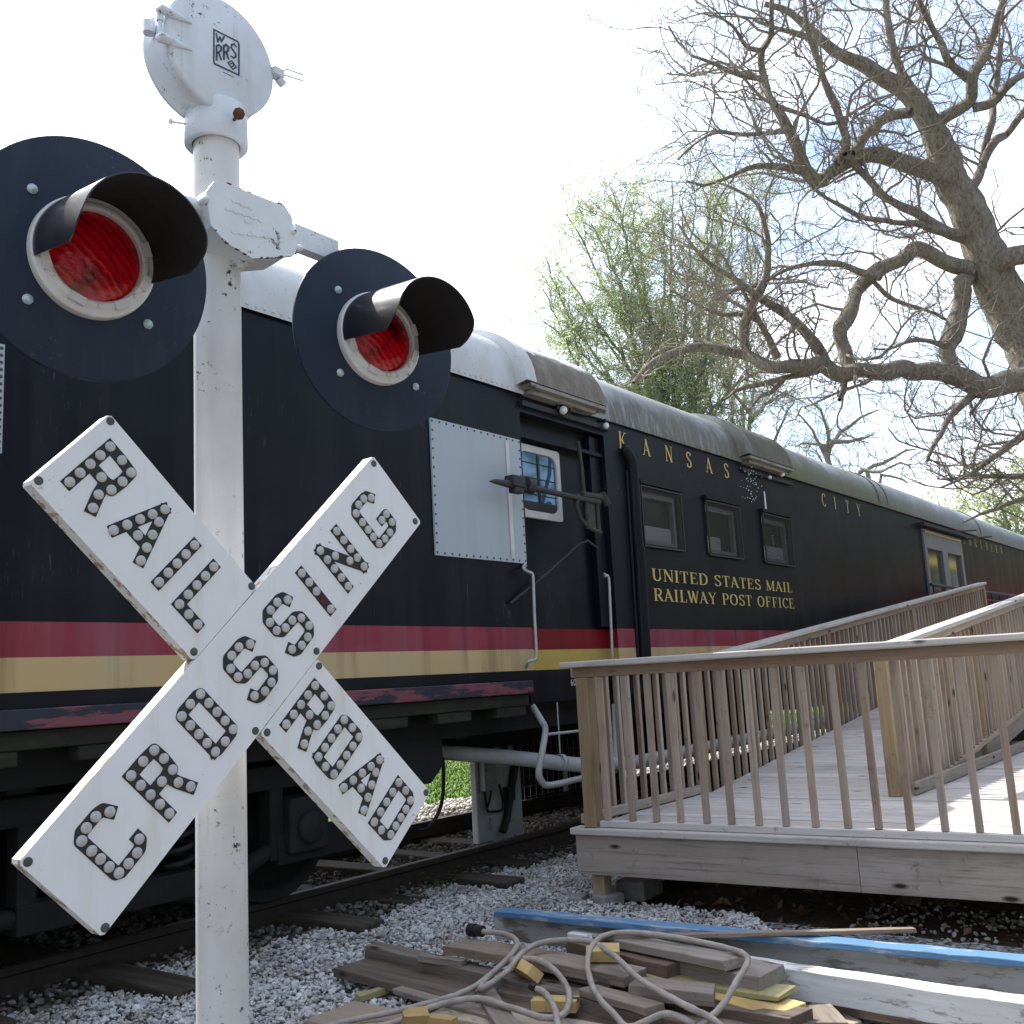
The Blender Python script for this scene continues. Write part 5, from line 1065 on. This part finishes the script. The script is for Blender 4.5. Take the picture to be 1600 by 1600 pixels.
# ================================================================== TREES
def resample(P,R,step):
    P=np.array(P,float); R=np.array(R,float); d=np.r_[0,np.cumsum(np.linalg.norm(np.diff(P,axis=0),axis=1))]; n=max(3,int(d[-1]/step)+1); s=np.linspace(0,d[-1],n)
    return np.stack([np.interp(s,d,P[:,i]) for i in range(3)],1),np.interp(s,d,R)
def spawn(src,rr,n,lrange,rng_,K=6,ang=(30,75),up=.15,kink=.35,rfac=.6,tmin=.12,rmin=.0022,flat=None):
    # src: list of (pts,rad). n children over all, weighted by length; returns arrays (N,K,3),(N,K)
    segs=[];w=[]
    for p,r in zip(src,rr):
        d=np.diff(p,axis=0); L=np.linalg.norm(d,axis=1); m=len(L); i0=int(m*tmin)
        for i in range(i0,m): segs.append((p[i],d[i],r[i])); w.append(L[i])
    w=np.array(w); w/=w.sum(); idx=rng_.choice(len(segs),n,p=w)
    P0=np.array([segs[i][0] for i in idx]); D=np.array([segs[i][1] for i in idx]); RR=np.array([segs[i][2] for i in idx])
    P0=P0+D*rng_.uniform(0,1,(n,1)); return child(P0,D,RR,n,lrange,rng_,K,ang,up,kink,rfac,rmin)
def spawn_b(PA,RA,per,lrange,rng_,tmin=.2,**k):
    N,K,_=PA.shape; n=N*per; pi=np.repeat(np.arange(N),per); t=rng_.uniform(tmin,1,n)*(K-1); i=np.minimum(t.astype(int),K-2); f=(t-i)[:,None]
    P0=PA[pi,i]*(1-f)+PA[pi,i+1]*f; D=PA[pi,i+1]-PA[pi,i]; return child(P0,D,RA[pi,i],n,lrange,rng_,**k)
def child(P0,D,RR,n,lrange,g,K=6,ang=(30,75),up=.15,kink=.35,rfac=.6,rmin=.0022,rl=.012):
    D=D/np.linalg.norm(D,axis=1,keepdims=True); a=np.radians(g.uniform(*ang,n))[:,None]; q=np.cross(D,g.normal(size=(n,3))); q/=np.linalg.norm(q,axis=1,keepdims=True)
    d=D*np.cos(a)+q*np.sin(a); d[:,2]+=up; d/=np.linalg.norm(d,axis=1,keepdims=True)
    L=g.uniform(*lrange,n); pts=[P0]; p=P0
    for k in range(1,K):
        d=d+g.normal(0,kink,(n,3)); d[:,2]+=up*.35; d/=np.linalg.norm(d,axis=1,keepdims=True); p=p+d*(L/(K-1))[:,None]; pts.append(p)
    r0=np.maximum(np.minimum(RR*rfac,L*rl+.003),rmin); r=r0[:,None]*np.linspace(1,.42,K)[None]; return np.stack(pts,1),np.maximum(r,rmin*.7)
def tubes_np(PA,RA,sides=3):
    N,K,_=PA.shape; T=np.gradient(PA,axis=1); T/=np.linalg.norm(T,axis=2,keepdims=True)+1e-9; ref=np.array([.37,.61,.70]); U=np.cross(T,ref); U/=np.linalg.norm(U,axis=2,keepdims=True)+1e-9; W=np.cross(T,U)
    a=2*np.pi*np.arange(sides)/sides; v=PA[:,:,None]+RA[:,:,None,None]*(np.cos(a)[None,None,:,None]*U[:,:,None]+np.sin(a)[None,None,:,None]*W[:,:,None])
    base=(np.arange(N)*K*sides)[:,None,None]; k=np.arange(K-1)[None,:,None]*sides; j=np.arange(sides)[None,None,:]; j2=(j+1)%sides
    f=np.stack([base+k+j,base+k+j2,base+k+sides+j2,base+k+sides+j],-1).reshape(-1,4); return v.reshape(-1,3),f
def merge(parts):
    vs=[];fs=[];o=0
    for v,f in parts: vs.append(v); fs.append(f+o); o+=len(v)
    return np.concatenate(vs),np.concatenate(fs)
# ---- the old oak: main limbs traced, twigs grown
g=np.random.default_rng(42)
oak=thing('oak_tree','huge gnarled bare oak leaning in from the right above the ramp','tree')
def trace(pts,r0,r1,dep,wob=.35,seed=0,step=.09,rough=.045):
    gg=np.random.default_rng(seed+100); n=len(pts); ds=np.linspace(dep[0],dep[1],n)+gg.normal(0,wob,n)*np.linspace(0,1,n)
    P=[atd(x,y,d) for (x,y),d in zip(pts,ds)]; R=r0+(r1-r0)*np.linspace(0,1,n)**.8; Q,RQ=resample(P,R,step)
    def sm(a,w):
        k=np.hanning(w+2); k/=k.sum(); p=np.pad(a,((w,w),(0,0)),mode='edge'); return np.stack([np.convolve(p[:,i],k,'same')[w:-w] for i in range(a.shape[1])],1)
    Q=np.concatenate([Q[:1],sm(Q,5)[1:-1],Q[-1:]])
    env=np.sin(np.linspace(0,np.pi,len(Q)))[:,None]; nz_=sm(gg.normal(0,1,Q.shape),7)*2.0+sm(gg.normal(0,1,Q.shape),25)*3.0; Q=Q+nz_*np.minimum(RQ*.38,rough)[:,None]*env; RQ=RQ*(1+.16*sm(gg.normal(0,1,(len(RQ),1)),7)[:,0]); return Q,RQ
base=atd(1700,1010,14.6); base[2]=-.05
TR=[(1690,900),(1668,760),(1640,640),(1605,510),(1565,430),(1528,350),(1497,276),(1461,210),(1424,155),(1386,125),(1337,94),(1285,66),(1259,41),(1232,16),(1195,6)]
Q,RQ=trace(TR,.50,.03,(14.6,14.6),.0,1); 
rads=np.interp(np.linspace(0,1,len(RQ)),[0,.30,.42,.52,.60,.72,.85,1],[.46,.37,.30,.245,.215,.15,.08,.035]); Q=np.vstack([base,Q]); rads=np.r_[.62,rads]
mb=MB(); mb.gnarl(Q,rads,28,3); mb.build('trunk',MT['oak_bark'],oak)
LIM=[ # pts, r0,r1 (m), depth range
 ([(1484,278),(1442,266),(1394,248),(1360,240),(1330,244),(1307,255),(1281,281),(1262,272),(1240,214),(1214,165),(1195,120),(1189,79),(1204,56),(1205,19),(1206,-30)],.165,.022,(14.5,13.0)),
 ([(1262,270),(1230,263),(1195,260),(1160,268),(1139,278),(1100,290),(1075,284)],.06,.012,(13.6,12.8)),
 ([(1307,255),(1326,225),(1311,180),(1292,128),(1266,71),(1258,20),(1256,-40)],.085,.022,(13.9,13.3)),
 ([(1330,240),(1352,202),(1375,184),(1400,178),(1424,176)],.085,.08,(13.9,14.5)),
 ([(1232,203),(1200,208),(1169,210),(1130,204),(1109,208),(1085,224),(1060,249)],.045,.010,(13.2,12.6)),
 ([(1195,124),(1170,120),(1142,111),(1115,100),(1086,90),(1060,66),(1045,41)],.048,.010,(13.2,12.5)),
 ([(1189,79),(1165,75),(1150,45),(1120,26),(1086,0)],.04,.010,(13.1,12.6)),
 ([(1214,165),(1250,178),(1290,195),(1311,190)],.035,.02,(13.2,13.6)),
 ([(1285,68),(1250,50),(1215,45),(1180,32)],.06,.018,(14.6,14.0)),
 ([(1465,190),(1490,175),(1517,161),(1514,124),(1525,95),(1536,75),(1555,40),(1562,10),(1585,-40)],.13,.05,(14.6,14.2)),
 ([(1514,124),(1495,105),(1478,85),(1465,64),(1448,30),(1431,-10)],.075,.03,(14.4,13.8)),
 ([(1521,169),(1555,161),(1570,140),(1585,127),(1610,108),(1660,60)],.08,.04,(14.5,14.0)),
 ([(1430,150),(1405,105),(1395,70),(1385,30),(1383,-30)],.085,.045,(14.6,14.9)),
 ([(1500,312),(1522,290),(1536,255),(1552,228),(1570,210),(1588,188),(1620,150)],.10,.05,(14.6,15.0)),
 ([(1535,262),(1550,190),(1558,120),(1565,60)],.07,.03,(14.8,15.3)),
 ([(1545,420),(1510,418),(1487,416),(1450,394),(1412,409),(1367,442),(1340,472),(1319,499),(1312,520),(1317,540),(1322,560),(1328,578)],.125,.10,(14.6,13.6)),
 ([(1375,432),(1345,424),(1322,416),(1295,410),(1270,409),(1225,424),(1187,446),(1150,452),(1115,470)],.07,.014,(13.9,13.0)),
 ([(1525,378),(1480,362),(1442,334),(1412,322),(1375,296),(1337,259),(1320,240)],.10,.035,(14.6,13.6)),
 ([(1528,368),(1487,362),(1455,358),(1424,352),(1360,345),(1311,322),(1277,300),(1250,270)],.085,.014,(14.6,13.4)),
 ([(1690,640),(1640,606),(1600,594),(1565,602),(1537,603),(1490,590),(1444,584),(1381,581),(1325,575),(1287,569),(1256,566),(1203,567),(1162,556),(1120,545),(1085,545),(1050,552),(1025,563),(1006,577),(990,598)],.235,.022,(14.4,12.6)),
 ([(1492,592),(1484,547),(1490,515),(1496,480),(1499,450),(1512,425),(1530,408)],.16,.12,(14.2,14.6)),
 ([(1290,566),(1277,536),(1255,512),(1232,495),(1205,474),(1180,457),(1145,436),(1112,416),(1090,395),(1075,375),(1060,350)],.095,.014,(13.5,12.6)),
 ([(1168,556),(1161,530),(1161,506),(1180,470),(1199,431),(1200,400),(1202,375),(1190,345),(1187,319),(1165,304),(1142,292),(1120,285)],.085,.012,(13.3,12.6)),
 ([(1215,560),(1200,525),(1187,502),(1170,475),(1157,450),(1140,420)],.065,.015,(13.4,13.0)),
 ([(1322,576),(1319,603),(1312,625)],.075,.03,(13.6,13.4)),
 ([(1287,575),(1255,585),(1225,590),(1172,603),(1150,612),(1131,625)],.07,.015,(13.6,12.8)),
 ([(1225,592),(1205,612),(1185,622),(1170,640)],.05,.012,(13.3,13.0)),
 ([(1537,608),(1515,625),(1490,640),(1480,658),(1472,675),(1456,700),(1448,722)],.085,.02,(14.2,13.4)),
 ([(1640,650),(1600,685),(1575,702),(1555,714),(1525,735),(1499,750),(1470,762)],.09,.012,(14.2,13.2)),
 ([(1690,720),(1640,735),(1600,743),(1544,741),(1515,742),(1490,750),(1465,748)],.08,.010,(14.0,13.2)),
 ([(1680,760),(1640,770),(1600,782),(1555,795),(1528,806),(1505,816)],.07,.010,(14.0,13.4)),
 ([(1530,428),(1560,412),(1580,405),(1620,394),(1655,362),(1710,325)],.17,.11,(14.6,14.0)),
 ([(1484,545),(1450,530),(1420,535),(1390,548),(1365,545)],.05,.012,(14.2,13.6)),
 ([(1367,442),(1400,470),(1440,480),(1480,500)],.05,.02,(13.9,14.2)),
 ([(1187,502),(1160,490),(1120,492),(1080,470),(1050,455)],.04,.010,(13.4,12.8)),
]
src=[Q];srr=[rads]; 
for k,(p,a,b,d) in enumerate(LIM):
    q,r=trace(p,a*.82,b,d,.25,k+7); mb=MB(); mb.gnarl(q,r,14,k); mb.build('limb',MT['oak_bark'],oak); src.append(q); srr.append(r)
parts=[]
s2,r2_=src[1:],srr[1:]
hi=[p for p in s2]; 
c1,rc1=spawn(s2+[src[0][len(src[0])//2:]],r2_+[srr[0][len(srr[0])//2:]],330,(.6,1.9),g,K=8,ang=(30,80),up=.10,kink=.38,rfac=.5)
def above(PA,RA):    # keep the twigs that clear the coach (pruned along the roof)
    P=PA-EYE; z=P@fwd; x=PPX+F*(P@right)/z; y=PPY+F*(P@down)/z
    ok=~np.any(y>470+.318*(x-380)-26,axis=1); return PA[ok],RA[ok]
c1,rc1=above(c1,rc1)
c2,rc2=spawn_b(c1,rc1,5,(.3,1.1),g,K=7,ang=(28,70),up=.10,kink=.36,rfac=.62)
c2,rc2=above(c2,rc2)
c3,rc3=spawn_b(c2,rc2,4,(.15,.55),g,K=5,ang=(28,70),up=.12,kink=.32,rfac=.7)
c3,rc3=above(c3,rc3)
c4,rc4=spawn_b(c3[::2],rc3[::2],2,(.06,.20),g,K=4,ang=(25,65),up=.1,kink=.25,rfac=.8,rmin=.0028)
parts=[tubes_np(c1,rc1,5),tubes_np(c2,rc2,4),tubes_np(c3,rc3,3),tubes_np(c4,rc4,3)]
v,f=merge(parts); npmesh('twigs',v,f,MT['twig'],oak,smooth=True)
# ---- trees behind the coach
def bigtree(name,label,traces,depth,r0,n1,l1,per,lens,up,kink,mat,leaf=None,leafn=0,lsize=(.03,.06),seed=0,wob=1.0,ang=(18,50),group='trees behind the coach',tmin=.3,rmin=.006):
    g=np.random.default_rng(seed); t=thing(name,label,'tree',(0,0,0),group)
    b=atd(*traces[0][0],depth); 
    src=[];rr=[]
    mb=MB()
    for k,tr in enumerate(traces):
        ds=depth+np.cumsum(g.normal(0,wob*.5,len(tr))); P=[atd(x,y,d) for (x,y),d in zip(tr,ds)]
        if P[0][2]>.3 and k<1 or (tr[0][1]>=700): P=[V(P[0][0],P[0][1],-.1)]+P
        q,r=resample(P,np.linspace(r0*(1 if k<2 else .75),.03,len(P)),.5); q=q+g.normal(0,.05,q.shape); mb.tube(q,r,8); src.append(q); rr.append(r)
    mb.build('trunk',mat,t)
    c1,q1=spawn(src,rr,n1,l1,g,K=7,ang=ang,up=up,kink=kink,rfac=.5,tmin=tmin,rmin=rmin); P=[tubes_np(c1,q1,4)]; c,q=c1,q1
    for pr,ln in zip(per,lens):
        c,q=spawn_b(c,q,pr,ln,g,K=5,ang=ang,up=up,kink=kink,rfac=.65,rmin=rmin); P.append(tubes_np(c,q,3))
    v,f=merge(P); npmesh('branches',v,f,mat,t,smooth=True)
    if leaf:
        pts=c.reshape(-1,3); pts=pts[g.choice(len(pts),leafn)]+g.normal(0,.08,(leafn,3)); o=leaves('foliage',pts,leaf,seed+1,lsize,None); o.parent=t
    return t
bigtree('budding_tree','pale green budding tree with many upright stems behind the coach roof',
 [[(1035,760),(1030,640),(1005,520),(960,420),(925,350)],[(1048,760),(1040,600),(1012,480),(1000,390),(985,320)],[(1055,760),(1062,620),(1070,500),(1080,400),(1088,310)],[(1062,760),(1090,600),(1115,480),(1140,390),(1150,310)],[(1030,760),(985,630),(910,550),(850,500)],[(1040,760),(992,590),(935,500),(885,430)],[(1060,760),(1130,620),(1170,520)],[(1030,760),(1000,560),(965,440),(950,380)],[(1030,760),(1000,660),(930,610),(870,580)],[(1045,760),(1030,560),(1040,430),(1035,330)],[(1060,760),(1110,640),(1150,600),(1185,580)],[(1050,760),(1100,560),(1120,430),(1128,330)],[(1035,760),(960,650),(890,590),(840,545)],[(1030,760),(975,640),(900,570),(850,450)],[(1035,760),(960,600),(885,490),(852,400)],[(1040,760),(1000,560),(930,420),(890,335)],[(1050,760),(1020,520),(985,400),(960,300)],[(1055,760),(1050,500),(1050,380),(1050,280)],[(1030,760),(950,690),(870,640),(830,600)],[(1060,760),(1085,560),(1105,400),(1110,300)]],
 44,.15,720,(1.2,3.2),(5,4),((.6,1.6),(.3,.9)),.12,.26,MT['far_bark'],MT['bud'],120000,(.035,.068),5,1.0,(24,70))
bigtree('bare_tree','grey leafless tree with fine vertical twigs right of the budding tree',
 [[(1150,760),(1140,600),(1125,450),(1120,340)],[(1155,760),(1165,600),(1175,450),(1165,330)],[(1150,760),(1100,600),(1085,450),(1100,360)]],52,.16,120,(1.0,2.6),(6,4),((.5,1.5),(.3,.8)),.45,.16,MT['far_bark'],None,0,seed=6,ang=(14,38))
bigtree('bare_tree','small crooked leafless oak standing just above the roof line in the middle',
 [[(1300,780),(1298,740),(1293,700),(1296,670),(1280,640),(1262,620)],[(1298,745),(1293,700),(1320,668),(1350,648),(1372,640)],[(1293,700),(1262,690),(1240,700)],[(1298,730),(1280,700),(1268,670),(1245,645)],[(1296,690),(1335,690),(1365,680)]],46,.17,75,(.9,2.4),(5,4),((.6,1.5),(.3,.9)),.10,.34,MT['far_bark'],None,0,seed=7,ang=(25,65),tmin=.2)
bigtree('bare_tree','low leafless oak whose branches reach right along the roof line',
 [[(1330,790),(1338,745),(1352,733),(1375,738),(1400,728),(1425,728)],[(1352,733),(1385,722),(1410,705),(1430,700)],[(1338,745),(1318,730),(1300,735)],[(1375,738),(1400,745),(1420,752)]],44,.13,50,(.8,2.0),(5,4),((.5,1.3),(.3,.8)),.10,.34,MT['far_bark'],None,0,seed=8,ang=(25,65),tmin=.2)
bigtree('bare_tree','leafless tree behind the low left limb of the big oak',
 [[(1175,760),(1172,690),(1172,640),(1180,600),(1170,560)],[(1172,660),(1200,630),(1225,610)],[(1172,650),(1150,620),(1130,600)],[(1205,760),(1210,700),(1220,660),(1240,630)]],44,.13,70,(.8,2.2),(5,4),((.5,1.4),(.3,.8)),.16,.3,MT['far_bark'],MT['bud'],1500,(.03,.055),seed=9,ang=(20,60),tmin=.2)
bigtree('leafy_tree','yellow green tree beyond the far end of the coach roof',
 [[(1580,860),(1570,810),(1560,780),(1545,760)],[(1580,860),(1590,800),(1600,760),(1605,730)],[(1570,820),(1530,800),(1505,790)],[(1590,840),(1625,800),(1650,770)]],70,.2,130,(1.2,3.0),(5,3),((.8,1.8),(.4,1.0)),.15,.25,MT['far_bark'],MT['bud'],12000,(.08,.17),seed=10,ang=(25,65),tmin=.1,rmin=.01)
bigtree('leafy_tree','hazy pale green tree low on the roof line left of the big oak\'s hanging twigs',
 [[(1480,840),(1470,800),(1462,775)],[(1480,840),(1500,795),(1515,765)],[(1475,820),(1445,800),(1425,790)]],75,.2,70,(1.0,2.4),(5,3),((.8,1.6),(.4,1.0)),.15,.25,MT['far_bark'],MT['bud'],3500,(.07,.13),seed=11,ang=(25,65),tmin=.1,rmin=.01)
# red and yellow car added out of view to tint the coach's reflections
cb=thing('added_caboose','red car with a yellow upper band, added out of view for its reflection in the coach','added_caboose',(31,.2,0))
MT['cab_red']=plain('caboose_red',(.42,.012,.02),.4,.2,3); MT['cab_yellow']=plain('caboose_yellow',(.40,.31,.03),.4,.2,3)
mb=MB(); mb.bx(28,36.5,-1.2,1.5,.95,3.15,0); mb.bx(28,36.5,-1.2,1.5,3.152,3.85,2); mb.bx(28,36.5,-1.2,1.5,3.852,4.2,1); mb.build('caboose_body',[MT['cab_red'],MT['cab_yellow'],MT['coach_black']],cb,bevel=.02)
mb=MB(); mb.prism([(-1.35,4.26),(1.65,4.26),(1.5,4.4),(.15,4.65),(-1.2,4.4)],(V(0,0,0),V(0,1,0),V(0,0,1),V(1,0,0)),27.8,36.7); mb.build('caboose_roof',MT['grime'],cb)
for x in (28.6,30.6,32.8,35):
    mb=MB(); mb.bx(x,x+.7,1.5,1.53,3.2,3.75); mb.build('window',MT['glass'],cb)
for x in (28.9,30.4,34.0,35.5):
    for y in (-.8,1.1):
        mb=MB(); mb.lathe([(0,0),(.4,0),(.4,.12),(0,.12)],(V(x,y,.45),V(1,0,0),V(0,0,1),V(0,-1,0)),24); mb.build('wheel',MT['grime'],cb)
# leaf mass added out of view to darken what the coach's paint mirrors
r=np.random.default_rng(77); n=15000
p=np.stack([r.uniform(-40,75,n),-19-r.uniform(0,10,n),r.uniform(0,12,n)],-1); q=r.uniform(0,1,n)<.4; p[q,0]=r.uniform(62,80,q.sum()); p[q,1]=r.uniform(-28,4,q.sum()); p[q,2]*=1.3; p[:,2]*=1+.35*np.sin(p[:,0]*.5)+.2*np.sin(p[:,0]*1.7)
leaves('added_woodland',p,MT['dark_leaf'],78,(.35,.9))
